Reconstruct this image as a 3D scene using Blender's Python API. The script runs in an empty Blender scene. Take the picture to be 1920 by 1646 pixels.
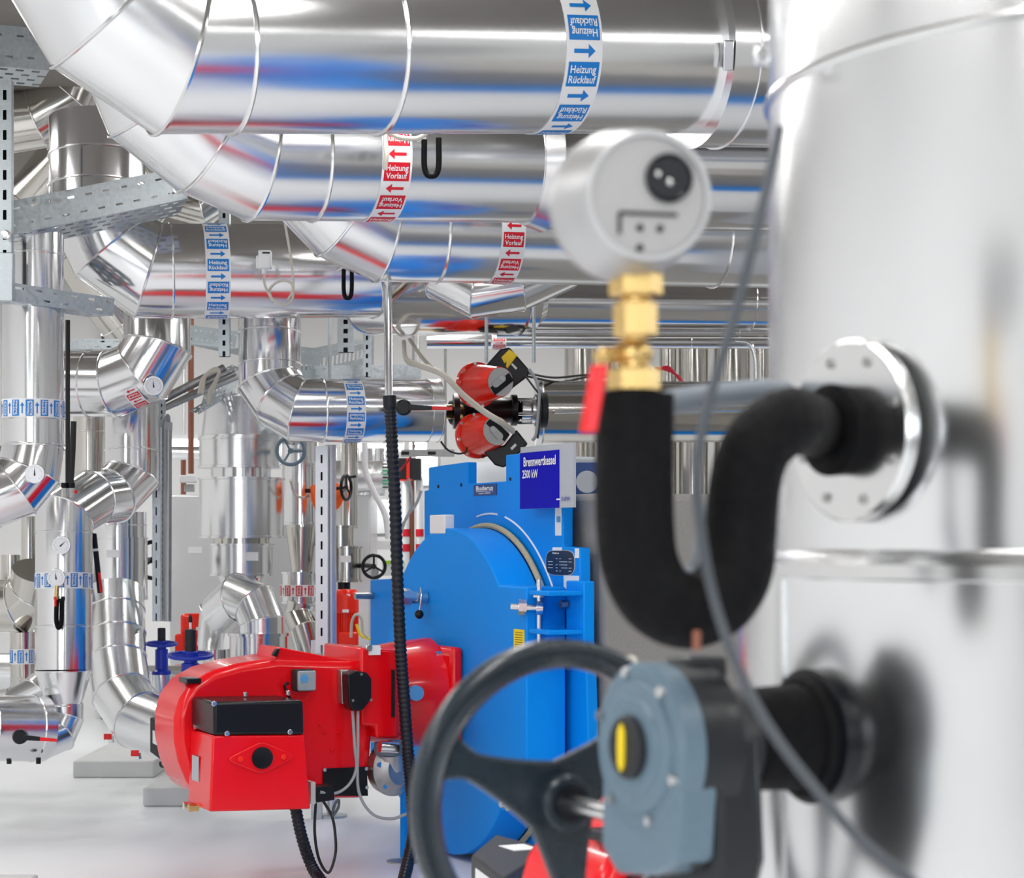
import bpy, math, random
from mathutils import Vector as V, Matrix
random.seed(7)
R = math.radians
sc = bpy.context.scene
# ------------------------------------------------------------------ camera
F, YH, CZ = 3800.0, 1015.0, 1.4            # focal length in pixels, horizon row, eye height
cam = bpy.data.cameras.new('camera'); camo = bpy.data.objects.new('camera', cam)
sc.collection.objects.link(camo); sc.camera = camo
camo.location = (0, 0, CZ); camo.rotation_euler = (R(90), 0, 0)
cam.sensor_width = 36; cam.lens = 36*F/1920; cam.shift_y = (YH-823)/1920
cam.clip_start = .05; cam.clip_end = 100
cam.dof.use_dof = True; cam.dof.focus_distance = 8.0; cam.dof.aperture_fstop = 6.5; cam.dof.aperture_blades = 0
# ------------------------------------------------------------------ world, exposure
w = bpy.data.worlds.new('world'); sc.world = w; w.use_nodes = True
w.node_tree.nodes['Background'].inputs[0].default_value = (.93, .96, 1, 1)
w.node_tree.nodes['Background'].inputs[1].default_value = 1.0
vs = sc.view_settings; vs.view_transform = 'Standard'; vs.look = 'None'; vs.gamma = 1; vs.use_curve_mapping = False
vs.exposure = -1.15
# ------------------------------------------------------------------ ceiling lamps (light itself; fixtures are built further down)
LAMPS = [(x, y) for x in (-3.4, -.3, 2.8) for y in (-1.6, 1.6, 4.6, 7.4, 10.6, 13.4)]
for lx, ly in LAMPS:
    ld = bpy.data.lights.new('tube_light', 'AREA'); ld.shape = 'RECTANGLE'; ld.size = .16; ld.size_y = 2.3
    ld.energy = 85; ld.color = (1, .985, .96)
    lo = bpy.data.objects.new('tube_light', ld); sc.collection.objects.link(lo); lo.location = (lx, ly, 3.50)
for nm, loc, rot, sx, sy, e in (('rear_fill_light', (-1.5, -2.85, 1.9), (R(90), 0, 0), 3.6, 1.5, 150),  # unseen area lights added behind the viewpoint as fill, no window there
                                ('rear_fill_light', (2.8, -2.85, 1.9), (R(90), 0, 0), 1.6, 1.5, 70)):
    ld = bpy.data.lights.new(nm, 'AREA'); ld.shape = 'RECTANGLE'; ld.size = sx; ld.size_y = sy; ld.energy = e; ld.color = (.93, .97, 1)
    lo = bpy.data.objects.new(nm, ld); sc.collection.objects.link(lo); lo.location = loc; lo.rotation_euler = rot

def P(px, py, d):                           # a point of the place from its picture position and its distance
    return V(((px-960)/F*d, d, CZ+(YH-py)/F*d))
def S(n, d): return n/F*d                   # pixels at a distance -> metres
# ------------------------------------------------------------------ materials
def mat(name, col, rough=.5, metal=0, noise=0, nscale=20, stretch=(1, 1, 1), bump=0, bscale=200, coat=0, emit=0, spec=.5):
    m = bpy.data.materials.new(name); m.use_nodes = True; nt = m.node_tree; b = nt.nodes['Principled BSDF']
    c = (*col, 1); b.inputs['Base Color'].default_value = c; b.inputs['Roughness'].default_value = rough
    b.inputs['Metallic'].default_value = metal; b.inputs['Coat Weight'].default_value = coat; b.inputs['Coat Roughness'].default_value = .08
    b.inputs['Specular IOR Level'].default_value = spec
    if emit: b.inputs['Emission Color'].default_value = c; b.inputs['Emission Strength'].default_value = emit
    tc = nt.nodes.new('ShaderNodeTexCoord'); mp = nt.nodes.new('ShaderNodeMapping'); mp.inputs['Scale'].default_value = stretch
    nt.links.new(tc.outputs['Object'], mp.inputs['Vector'])
    if noise:
        n = nt.nodes.new('ShaderNodeTexNoise'); n.inputs['Scale'].default_value = nscale; n.inputs['Detail'].default_value = 4
        nt.links.new(mp.outputs[0], n.inputs['Vector'])
        mx = nt.nodes.new('ShaderNodeMix'); mx.data_type = 'RGBA'
        mx.inputs[6].default_value = tuple(v*(1-noise) for v in col)+(1,); mx.inputs[7].default_value = tuple(min(1, v*(1+noise)) for v in col)+(1,)
        nt.links.new(n.outputs['Fac'], mx.inputs[0]); nt.links.new(mx.outputs[2], b.inputs['Base Color'])
        mr = nt.nodes.new('ShaderNodeMapRange'); mr.inputs[1].default_value = .3; mr.inputs[2].default_value = .7
        mr.inputs[3].default_value = max(.03, rough*(1-noise)); mr.inputs[4].default_value = min(1, rough*(1+noise))
        nt.links.new(n.outputs['Fac'], mr.inputs[0]); nt.links.new(mr.outputs[0], b.inputs['Roughness'])
    if bump:
        n2 = nt.nodes.new('ShaderNodeTexNoise'); n2.inputs['Scale'].default_value = bscale; n2.inputs['Detail'].default_value = 3
        nt.links.new(mp.outputs[0], n2.inputs['Vector'])
        bp = nt.nodes.new('ShaderNodeBump'); bp.inputs['Strength'].default_value = bump; bp.inputs['Distance'].default_value = .01
        nt.links.new(n2.outputs['Fac'], bp.inputs['Height']); nt.links.new(bp.outputs[0], b.inputs['Normal'])
    return m
ALU = mat('aluminium_cladding', (.80, .80, .81), .15, 1, noise=.04, nscale=5, bump=.025, bscale=4)
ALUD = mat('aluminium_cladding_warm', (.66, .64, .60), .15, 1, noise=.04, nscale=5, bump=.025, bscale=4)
ALUB = mat('brushed_cladding', (.86, .87, .88), .21, 1, noise=.05, nscale=4, bump=.02, bscale=3)
SEAM = mat('rolled_seam', (.84, .84, .84), .20, 1)
GALV = mat('galvanised_steel', (.52, .57, .60), .42, .85, noise=.25, nscale=60)
PGALV = mat('pale_galvanised_steel', (.72, .75, .78), .40, .5, noise=.06, nscale=40)
STEEL = mat('bright_steel', (.75, .75, .75), .22, 1)
DSTEEL = mat('dull_steel', (.42, .42, .42), .4, 1, noise=.2, nscale=30)
RED = mat('red_enamel', (.80, .002, .008), .25, coat=.35, spec=.3)
REDP = mat('red_pump_paint', (.88, .022, .006), .3, coat=.25, spec=.3)
ORANGE = mat('orange_paint', (.95, .13, .01), .4)
BLUE = mat('boiler_blue_paint', (.0, .26, .84), .45, noise=.04, nscale=3, bump=.05, bscale=120, spec=.16)
NAVY = mat('navy_paint', (.005, .05, .22), .4)
VBLUE = mat('valve_blue_paint', (.005, .03, .42), .35)
BLACK = mat('black_plastic', (.006, .007, .010), .32, spec=.3)
RUB = mat('black_foam_insulation', (.005, .005, .006), .7, noise=.2, nscale=80, bump=.15, bscale=500, spec=.14)
HOSE = mat('black_corrugated_hose', (.007, .009, .016), .35, spec=.3)
DGREY = mat('dark_grey_plastic', (.022, .024, .028), .5, spec=.3)
CAST = mat('grey_cast_enamel', (.13, .20, .26), .38, noise=.12, nscale=40, bump=.1, bscale=90)
CASTD = mat('dark_wheel_enamel', (.018, .028, .038), .28, noise=.1, nscale=40)
CASTB = mat('dark_gear_housing', (.006, .009, .012), .38, noise=.3, nscale=30)
BRASS = mat('brass', (.72, .50, .20), .28, 1, noise=.1, nscale=60)
SATIN = mat('satin_aluminium_casting', (.52, .52, .53), .42, .75, noise=.06, nscale=150, bump=.06, bscale=700)
SATINF = mat('grey_sensor_face', (.42, .41, .41), .45, .4, noise=.05, nscale=200)
WHITE = mat('white_plastic', (.80, .81, .82), .45)
PAPER = mat('white_sticker', (.84, .85, .86), .5)
SBLUE = mat('sticker_blue', (.004, .20, .62), .45)
SRED = mat('sticker_red', (.66, .006, .022), .45)
GREEN = mat('sticker_green', (.0, .45, .20), .45)
LIME = mat('lime_print', (.38, .72, .02), .45)
YEL = mat('yellow_sticker', (.90, .66, .01), .5)
SIGNB = mat('sign_blue', (.002, .001, .42), .4, spec=.08)
SIGNG = mat('sign_grey', (.42, .45, .49), .4)
PLATEB = mat('nameplate_black', (.008, .010, .022), .35)
CYAN = mat('pale_blue_dot', (.08, .30, .62), .45)
DIAL = mat('dial_face', (.86, .89, .93), .4)
ROPE = mat('braided_sealing_rope', (.60, .52, .33), .8, noise=.5, nscale=160, bump=.8, bscale=300)
FLOOR = mat('painted_floor', (.84, .86, .88), .34, noise=.06, nscale=1.1)
CONC = mat('painted_concrete', (.62, .63, .63), .6, noise=.10, nscale=6)
WALL = mat('white_wall_paint', (.80, .80, .80), .7, noise=.03, nscale=2)
WALLG = mat('grey_wall_paint', (.42, .43, .44), .7, noise=.05, nscale=2)
CEIL = mat('board_marked_ceiling', (.22, .205, .185), .8, noise=.18, nscale=3, stretch=(1, 6, 1))
JACKET = mat('granular_grey_jacket', (.30, .29, .275), .8, noise=.35, nscale=220)
CABW = mat('cream_cable', (.55, .52, .45), .5)
CABG = mat('grey_cable', (.32, .34, .36), .45)
CABD = mat('dark_grey_cable', (.06, .07, .085), .45)
CABB = mat('black_cable', (.01, .01, .012), .45)
CABR = mat('red_cable', (.45, .01, .03), .45)
COPPER = mat('copper_pipe', (.30, .12, .08), .35, .7)
GPIPE = mat('grey_tube_insulation', (.22, .25, .29), .5)
CABINET = mat('pale_cabinet_sheet', (.66, .67, .68), .32, .45, noise=.05, nscale=3)
EBOX = mat('electric_box_grey', (.50, .52, .53), .5)
LAMPM = mat('lit_tube', (1, .99, .97), .5, emit=9)
FOIL = mat('crinkled_foil', (.80, .80, .80), .3, 1, bump=.5, bscale=14)
GLASS = mat('clear_plastic_cover', (.30, .34, .38), .12)
SLOT = mat('black_gap', (.004, .004, .005), .9)
# ------------------------------------------------------------------ object helpers
ORG = {}
def tag(o, label=None, cat=None, group=None, kind=None):
    if label: o['label'] = label
    if cat: o['category'] = cat
    if group: o['group'] = group
    if kind: o['kind'] = kind
    return o
def thing(name, label, cat, loc=(0, 0, 0), group=None):
    o = bpy.data.objects.new(name, None); sc.collection.objects.link(o); o.location = loc; o.empty_display_size = .1
    ORG[o.name] = V(loc); return tag(o, label, cat, group)
def basis(d, hint=V((0, 0, 1))):
    d = V(d).normalized()
    if abs(d.dot(hint)) > .97: hint = V((1, 0, 0))
    u = (hint - d*hint.dot(d)).normalized(); return u, d.cross(u).normalized(), d
class M:
    def __init__(s): s.v = []; s.f = []
    def add(s, vs_, fs):
        k = len(s.v); s.v += [V(p) for p in vs_]; s.f += [tuple(i+k for i in f) for f in fs]; return s
    def box(s, c, sz, ax=None):                     # centre, full sizes, axes
        ax = ax or (V((1, 0, 0)), V((0, 1, 0)), V((0, 0, 1))); c = V(c)
        vs_ = [c+ax[0]*(i*sz[0]/2)+ax[1]*(j*sz[1]/2)+ax[2]*(k*sz[2]/2) for i in (-1, 1) for j in (-1, 1) for k in (-1, 1)]
        return s.add(vs_, [(0, 1, 3, 2), (4, 6, 7, 5), (0, 4, 5, 1), (2, 3, 7, 6), (0, 2, 6, 4), (1, 5, 7, 3)])
    def lathe(s, p0, d, prof, n=32, cap0=True, cap1=True):  # prof: (distance along d, radius)
        u, v, d = basis(d); p0 = V(p0); vs_ = []; fs = []
        for (t, r) in prof:
            for k in range(n):
                a = 2*math.pi*k/n; vs_.append(p0+d*t+(u*math.cos(a)+v*math.sin(a))*r)
        m = len(prof)
        for i in range(m-1):
            for k in range(n):
                k2 = (k+1) % n; fs.append((i*n+k, i*n+k2, (i+1)*n+k2, (i+1)*n+k))
        if cap0: fs.append(tuple(range(n-1, -1, -1)))
        if cap1: fs.append(tuple((m-1)*n+k for k in range(n)))
        return s.add(vs_, fs)
    def cyl(s, p0, p1, r, n=24, r1=None, bev=0):
        p0 = V(p0); p1 = V(p1); L = (p1-p0).length; r1 = r if r1 is None else r1
        pr = [(0, r), (L, r1)] if not bev else [(0, r-bev), (bev, r), (L-bev, r1), (L, r1-bev)]
        return s.lathe(p0, p1-p0, pr, n)
    def tube(s, pts, r, n=10, closed=False, rf=None, cap=True):
        pts = [V(p) for p in pts]; m = len(pts); vs_ = []; fs = []; u = None
        for i, p in enumerate(pts):
            a = pts[(i-1) % m] if (i or closed) else p; b = pts[(i+1) % m] if (i < m-1 or closed) else p
            d = (b-a).normalized()
            if u is None: u, vv, _ = basis(d)
            u = (u-d*u.dot(d)).normalized(); vv = d.cross(u); rr = rf(i) if rf else r
            for k in range(n):
                t = 2*math.pi*k/n; vs_.append(p+(u*math.cos(t)+vv*math.sin(t))*rr)
        for i in range(m if closed else m-1):
            for k in range(n):
                k2 = (k+1) % n; j = (i+1) % m; fs.append((i*n+k, i*n+k2, j*n+k2, j*n+k))
        if not closed and cap: fs += [tuple(range(n-1, -1, -1)), tuple((m-1)*n+k for k in range(n))]
        return s.add(vs_, fs)
    def ring(s, c, d, r, rr, n=40, m=8):
        u, v, d = basis(d); c = V(c)
        return s.tube([c+(u*math.cos(2*math.pi*k/n)+v*math.sin(2*math.pi*k/n))*r for k in range(n)], rr, m, closed=True)
    def prism(s, pts0, pts1):                       # two matching outlines
        n = len(pts0); fs = [tuple(range(n-1, -1, -1)), tuple(range(n, 2*n))]
        fs += [(i, (i+1) % n, n+(i+1) % n, n+i) for i in range(n)]
        return s.add(list(pts0)+list(pts1), fs)
    def ball(s, c, r, n=16, sq=(1, 1, 1)):
        vs_ = []; fs = []; c = V(c); m = n//2
        for i in range(m+1):
            a = math.pi*i/m
            for k in range(n):
                b = 2*math.pi*k/n; vs_.append(c+V((math.sin(a)*math.cos(b)*r*sq[0], math.sin(a)*math.sin(b)*r*sq[1], math.cos(a)*r*sq[2])))
        for i in range(m):
            for k in range(n):
                k2 = (k+1) % n; fs.append((i*n+k, (i+1)*n+k, (i+1)*n+k2, i*n+k2))
        return s.add(vs_, fs)
    def build(s, name, m, parent=None, bevel=0, label=None, kind=None, sharp=32, seg=2, loc=None):
        me = bpy.data.meshes.new(name); org = V((0, 0, 0))
        if parent is not None: org = ORG[parent.name]
        elif loc is not None: org = V(loc)
        elif kind is None:
            lo = V([min(p[i] for p in s.v) for i in range(3)]); hi = V([max(p[i] for p in s.v) for i in range(3)])
            org = V(((lo.x+hi.x)/2, (lo.y+hi.y)/2, lo.z))
        me.from_pydata([p-org for p in s.v], [], s.f); me.validate(); me.materials.append(m)
        import bmesh
        bm = bmesh.new(); bm.from_mesh(me); bmesh.ops.recalc_face_normals(bm, faces=bm.faces); bm.to_mesh(me); bm.free()
        me.polygons.foreach_set('use_smooth', [True]*len(me.polygons)); me.set_sharp_from_angle(angle=R(sharp))
        o = bpy.data.objects.new(name, me); sc.collection.objects.link(o)
        if parent is not None: o.parent = parent; ORG[o.name] = ORG[parent.name]
        else: o.location = org; ORG[o.name] = org
        if bevel:
            b = o.modifiers.new('bevel', 'BEVEL'); b.width = bevel; b.segments = seg; b.limit_method = 'ANGLE'; b.angle_limit = R(40)
            b.harden_normals = False
        if label: o['label'] = label
        if kind: o['kind'] = kind
        return o
def spline(pts, k=8):                               # smooth path through points
    pts = [V(p) for p in pts]; q = [pts[0]*2-pts[1]]+pts+[pts[-1]*2-pts[-2]]; out = []
    for i in range(1, len(q)-2):
        for j in range(k):
            t = j/k; a, b, c, d = q[i-1], q[i], q[i+1], q[i+2]
            out.append(((b*2)+(c-a)*t+(a*2-b*5+c*4-d)*t*t+(b*3-a-c*3+d)*t**3)*.5)
    out.append(pts[-1]); return out
def cable(name, label, pts, r, m, cat='cable', group=None, parent=None, k=8, n=8):
    b = M(); b.tube(spline(pts, k), r, n)
    o = b.build(name, m, parent)
    if parent is None: tag(o, label, cat, group)
    return o
TXT = {}
def text_geo(s, size=1.0, offset=.0, spacing=1.0, cx=1.0):   # flat lettering, centred
    key = (s, size, offset, spacing, cx)
    if key in TXT: return TXT[key]
    cu = bpy.data.curves.new('txt', 'FONT'); cu.body = s; cu.size = size; cu.align_x = 'CENTER'; cu.align_y = 'CENTER'
    cu.offset = offset; cu.resolution_u = 2; cu.space_line = spacing
    o = bpy.data.objects.new('txt', cu); sc.collection.objects.link(o)
    dg = bpy.context.evaluated_depsgraph_get(); me = bpy.data.meshes.new_from_object(o.evaluated_get(dg))
    vs_ = [(v.co.x*cx, v.co.y) for v in me.vertices]; fs = [tuple(p.vertices) for p in me.polygons]
    bpy.data.objects.remove(o); bpy.data.curves.remove(cu); bpy.data.meshes.remove(me)
    xs = [v[0] for v in vs_]; ys = [v[1] for v in vs_]; mx, my = (min(xs)+max(xs))/2, (min(ys)+max(ys))/2
    TXT[key] = ([(x-mx, y-my) for x, y in vs_], fs, max(xs)-min(xs), max(ys)-min(ys)); return TXT[key]
def flat_text(s, c, ux, uz, h, m, parent, name='lettering', width=None, bold=.0, lift=.002, spacing=1.0):
    vs_, fs, W, H = text_geo(s, 1.0, bold, spacing); k = h/H; kx = (width/W) if width else k
    nrm = V(ux).cross(V(uz)).normalized()
    b = M(); b.add([V(c)+V(ux)*x*kx+V(uz)*y*k+nrm*lift for x, y in vs_], fs)
    return b.build(name, m, parent)
# ------------------------------------------------------------------ clad pipes
def mitre_rings(pts, r, n):
    pts = [V(p) for p in pts]; d = [(pts[i+1]-pts[i]).normalized() for i in range(len(pts)-1)]
    u, v, _ = basis(d[0]); rings = [[pts[0]+(u*math.cos(2*math.pi*k/n)+v*math.sin(2*math.pi*k/n))*r for k in range(n)]]
    for i in range(1, len(pts)):
        d0 = d[i-1]; b = (d0+d[i]).normalized() if i < len(pts)-1 else d0
        new = []
        for p in rings[-1]:
            o = p-pts[i-1]; o = o-d0*o.dot(d0); o = o.normalized()*r; t = -o.dot(b)/d0.dot(b); new.append(pts[i]+o+d0*t)
        rings.append(new)
    return rings
def run_mesh(rings, cap=True):
    b = M(); n = len(rings[0]); vs_ = [p for r_ in rings for p in r_]; fs = []
    for i in range(len(rings)-1):
        for k in range(n):
            k2 = (k+1) % n; fs.append((i*n+k, i*n+k2, (i+1)*n+k2, (i+1)*n+k))
    if cap: fs += [tuple(range(n-1, -1, -1)), tuple((len(rings)-1)*n+k for k in range(n))]
    return b.add(vs_, fs)
def pipe(label, pts, r, seams=(), m=None, n=48, bead=None, cat='pipe', name='insulated_pipe', joints=True, elbow_idx=None, group=None):
    """seams: list of (segment index, fraction). Straight ends are straight_section parts, the bends between are elbow parts."""
    m = m or ALU; bead = bead or r*.022+.0012
    root = thing(name, label, cat, V(pts[0]), group)
    rings = mitre_rings(pts, r, n); ns = len(pts)-1
    kinds = [elbow_idx is not None and i in elbow_idx or (elbow_idx is None and 0 < i < ns-1) for i in range(ns)]
    i = 0
    while i < ns:
        j = i
        while j+1 < ns and kinds[j+1] and kinds[i]: j += 1
        run_mesh(rings[i:j+2]).build('elbow' if kinds[i] else 'straight_section', m, root, sharp=12 if kinds[i] else 30)
        i = j+1
    if joints:
        for i in range(1, ns):
            c = V(pts[i]); M().tube([c+(p-c)*(1+bead*.3/r) for p in rings[i]], bead, 6, closed=True).build('seam_ring', SEAM, root)
    for (sg, t) in seams:
        a, b = V(pts[sg]), V(pts[sg+1]); M().ring(a+(b-a)*t, b-a, r+bead*.3, bead, n, 6).build('seam_ring', SEAM, root)
    return root
def on_seg(pts, sg, t):
    a, b = V(pts[sg]), V(pts[sg+1]); return a+(b-a)*t, (b-a).normalized()
def frac_px(pts, sg, px=None, py=None):             # fraction of a segment where the picture column/row is px/py
    a, b = V(pts[sg]), V(pts[sg+1]); best = (1e9, 0)
    for i in range(401):
        t = i/400*1.0; p = a+(b-a)*t; e = abs(960+p.x/p.y*F-px) if px is not None else abs(YH-(p.z-CZ)/p.y*F-py)
        if e < best[0]: best = (e, t)
    return best[1]
def collar(parent, c0, c1, r, m=None, name='collar', lip=.004):
    L = (V(c1)-V(c0)).length
    return M().lathe(c0, V(c1)-V(c0), [(0, r*.9), (0, r+lip), (.006, r+lip), (.007, r), (L-.007, r), (L-.006, r+lip), (L, r+lip), (L, r*.9)], 48).build(name, m or ALU, parent)
def wrap(vs_, c, ax, fr, up, r, x0, a0):
    return [V(c)+V(ax)*(x+x0)+(fr*math.cos((y/r)+a0)+up*math.sin((y/r)+a0))*r for x, y in vs_]
def patch(b, c, ax, fr, up, r, x0, x1, a0, a1, k=6):
    vs_ = []; fs = []
    for i in range(k+1):
        a = a0+(a1-a0)*i/k
        for x in (x0, x1): vs_.append(V(c)+V(ax)*x+(fr*math.cos(a)+up*math.sin(a))*r)
    for i in range(k): fs.append((2*i, 2*i+1, 2*i+3, 2*i+2))
    b.add(vs_, fs)
def label_band(parent, c, ax, r, width, colm, words, sign=1, pitch=.5, phase=0., full=True, span=(-1.7, 1.7), alabel=None, first=0):
    """printed tape around a pipe: blocks with two words (every second one upside down) and arrows along the pipe"""
    c = V(c); ax = V(ax).normalized(); view = (V((0, 0, CZ))-c); fr = (view-ax*view.dot(ax)).normalized(); up = fr.cross(ax)
    e = .0012
    b = M()
    if full: b.lathe(c-ax*width/2, ax, [(0, r), (0, r+e), (width, r+e), (width, r)], 64, False, False)
    else: patch(b, c, ax, fr, up, r+e, -width/2, width/2, span[0], span[1], 24)
    band = b.build('label_band', PAPER, parent, label=alabel)
    k = first
    a = span[0]+phase
    while a < span[1]-pitch*.5:
        h = pitch*.54; bb = M(); tb = M()
        patch(bb, c, ax, fr, up, r+e*1.8, -width*.43, width*.43, a, a+h)
        vs_, fs, W, H = text_geo(words, 1.0, .018, .95); kx = width*.76/W; ky = h*r*.74/H; flip = -1 if k % 2 else 1
        tb.add(wrap([(x*kx*flip, y*ky*flip) for x, y in vs_], c, ax, fr, up, r+e*2.6, 0, a+h/2), fs)
        ac = a+pitch*.77; q = pitch*r*.10; L = width*.30
        pts = [(-L, -q*.45), (L*.35, -q*.45), (L*.35, -q*1.5), (L, 0), (L*.35, q*1.5), (L*.35, q*.45), (-L, q*.45)]
        bb.add(wrap([(x*sign, y) for x, y in pts], c, ax, fr, up, r+e*1.8, 0, ac), [tuple(range(7))])
        a += pitch; k += 1
        bb.build('print_block', colm, band); tb.build('lettering', PAPER, band)
    return band
def gauge(label, c, nrm, r, stem=None, ang=.2, group=None):
    c = V(c); nrm = V(nrm).normalized(); root = thing('dial_gauge', label, 'gauge', c, group); u, v, d = basis(nrm)
    M().lathe(c-d*r*.42, d, [(0, r*.9), (0, r), (r*.42, r), (r*.44, r*.97), (r*.44, r*.9)], 32, True, False).build('case', STEEL, root)
    di = M().lathe(c-d*.002, d, [(0, r*.92), (.003, r*.92)], 32).build('dial', DIAL, root)
    tk = M()
    for k in range(21):
        a = R(-135+270*k/20); dd = u*math.cos(a)+v*math.sin(a); tk.box(c+d*.0016+dd*r*(.74 if k % 5 else .70), (r*(.08 if k % 5 else .16), r*.018, .001), (dd, d.cross(dd), d))
    tk.build('scale_marks', DGREY, di)
    dd = (u*math.cos(ang)+v*math.sin(ang)); sd = d.cross(dd)
    M().add([c+d*.003+dd*r*.62, c+d*.003-dd*r*.2+sd*r*.09, c+d*.003-dd*r*.2-sd*r*.09], [(0, 1, 2)]).build('needle', BLACK, root)
    if stem is not None: M().cyl(c-d*r*.4, stem, r*.16, 12).build('stem', STEEL, root)
    return root
def handwheel(root, c, d, r, rr, m, spokes=3, hub=None, a0=0, dish=0, hint=V((0, 0, 1)), nm='handwheel'):
    u, v, d = basis(d, hint); c = V(c); b = M(); b.ring(c, d, r, rr, 56, 12)
    for k in range(spokes):
        a = a0+2*math.pi*k/spokes; e = u*math.cos(a)+v*math.sin(a)
        b.tube([c-d*dish+e*r*.05, c-d*dish*.8+e*r*.4, c-d*dish*.2+e*r*.8, c+e*r], rr*.6, 8)
    hb = hub or r*.2; b.cyl(c-d*(dish+hb*.5), c-d*(dish-hb*.6), hb, 20, bev=hb*.1)
    return b.build(nm, m, root)
def lever(root, c, nrm, along, L, r, tip=RED, tipf=.45, knob=True):
    c = V(c); u = V(along).normalized(); nrm = V(nrm).normalized(); s = nrm.cross(u)
    if knob: M().lathe(c-nrm*r*.5, nrm, [(0, r), (r*.9, r), (r*1.1, r*.8), (r*1.1, 0.001)], 24).build('lever_hub', BLACK, root)
    M().prism([c+nrm*r*.4+u*r*.6+s*r*.38, c+nrm*r*.4+u*L*(1-tipf)+s*r*.27, c+nrm*r*.4+u*L*(1-tipf)-s*r*.27, c+nrm*r*.4+u*r*.6-s*r*.38],
              [c+nrm*r*.75+u*r*.6+s*r*.38, c+nrm*r*.75+u*L*(1-tipf)+s*r*.27, c+nrm*r*.75+u*L*(1-tipf)-s*r*.27, c+nrm*r*.75+u*r*.6-s*r*.38]).build('lever_arm', BLACK, root, bevel=r*.06)
    M().prism([c+nrm*r*.42+u*L*(1-tipf)+s*r*.25, c+nrm*r*.42+u*L+s*r*.2, c+nrm*r*.42+u*L-s*r*.2, c+nrm*r*.42+u*L*(1-tipf)-s*r*.25],
              [c+nrm*r*.78+u*L*(1-tipf)+s*r*.25, c+nrm*r*.78+u*L+s*r*.2, c+nrm*r*.78+u*L-s*r*.2, c+nrm*r*.78+u*L*(1-tipf)-s*r*.25]).build('lever_grip', tip, root, bevel=r*.06)
def perf(b, o, u, v, L, W, rows, pitch, slot, sh, th=.002):   # plate with real slots: o corner, u along, v across
    o = V(o); u = V(u).normalized(); v = V(v).normalized(); w_ = u.cross(v); y = 0; ax = (u, v, w_)
    step = W/rows; k = max(1, int(L/pitch)); pitch = L/k
    for i in range(rows):
        yc = step*(i+.5); lo = yc-sh/2; hi = yc+sh/2
        b.box(o+u*L/2+v*((y+lo)/2), (L, lo-y, th), ax); y = hi
        for j in range(k):
            x0 = j*pitch+slot; x1 = (j+1)*pitch; off = 0 if i % 2 == 0 else pitch/2
            x0 += off-(0 if off == 0 else 0); x1 += off
            if x1 > L: x1 = L
            if x1 > x0: b.box(o+u*((x0+x1)/2)+v*yc, (x1-x0, sh, th), ax)
        if i % 2: b.box(o+u*((pitch/2-slot/2)/2)+v*yc, (max(.001, pitch/2-slot/2), sh, th), ax)
    b.box(o+u*L/2+v*((y+W)/2), (L, W-y, th), ax)
def tray(label, p0, p1, width, height=.06, across=None, group='galvanised cable trays', rungs=4):
    p0 = V(p0); p1 = V(p1); u = (p1-p0).normalized(); L = (p1-p0).length
    ac = V(across) if across is not None else V((0, 0, 1)).cross(u); ac = (ac-u*ac.dot(u)).normalized(); up = u.cross(ac)
    if up.z < 0: up = -up
    root = thing('cable_tray', label, 'cable tray', p0, group)
    b = M(); perf(b, p0, u, up, L, height, 2, .075, .03, .009); b.build('side_rail', GALV, root)
    b = M(); perf(b, p0+ac*width, u, up, L, height, 2, .075, .03, .009); b.build('side_rail', GALV, root)
    b = M(); perf(b, p0, u, ac, L, width, rungs, .06, .036, width/rungs*.42); b.build('bottom_panel', GALV, root)
    return root
# ================================================================== THE ROOM
def wall(name, c, sz, m): M().box(c, sz).build(name, m, None, kind='structure')
wall('floor', (.5, 6.5, -.05), (12, 19.4, .1), FLOOR)
wall('ceiling', (.5, 6.5, 3.75), (12, 19.4, .1), CEIL)
wall('wall_back', (.5, 16.1, 1.85), (12, .2, 3.7), WALL)
wall('wall_left', (-5.4, 6.5, 1.85), (.2, 19, 3.7), WALL)
wall('wall_right', (6.4, 6.5, 1.85), (.2, 19, 3.7), WALL)
wall('wall_front', (.5, -3.0, 1.85), (12, .2, 3.7), WALLG)
for x in (-4.6, -3.2, .9, 3.0, 5.2):
    wall('trim_%d' % (int(x*10)+50), (x, 15.97, 1.85), (.06, .06, 3.7), DGREY)
for i, (lx, ly) in enumerate(LAMPS):
    side = ('left', 'middle', 'right')[(lx > -2)+(lx > 1)]; far = ('behind the viewpoint', 'first along the hall', 'second along the hall', 'third along the hall', 'fourth along the hall', 'at the far end')[LAMPS.index((lx, ly)) % 6]
    t = thing('ceiling_lamp', 'ceiling strip lamp in the %s row, %s' % (side, far), 'lamp', (lx, ly, 3.56), 'ceiling strip lamps')
    M().box((lx, ly, 3.62), (.12, 2.4, .06)).build('housing', WHITE, t, bevel=.01)
    M().cyl((lx-.0, ly-1.15, 3.57), (lx-.0, ly+1.15, 3.57), .018, 12).build('tube', LAMPM, t)
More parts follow.
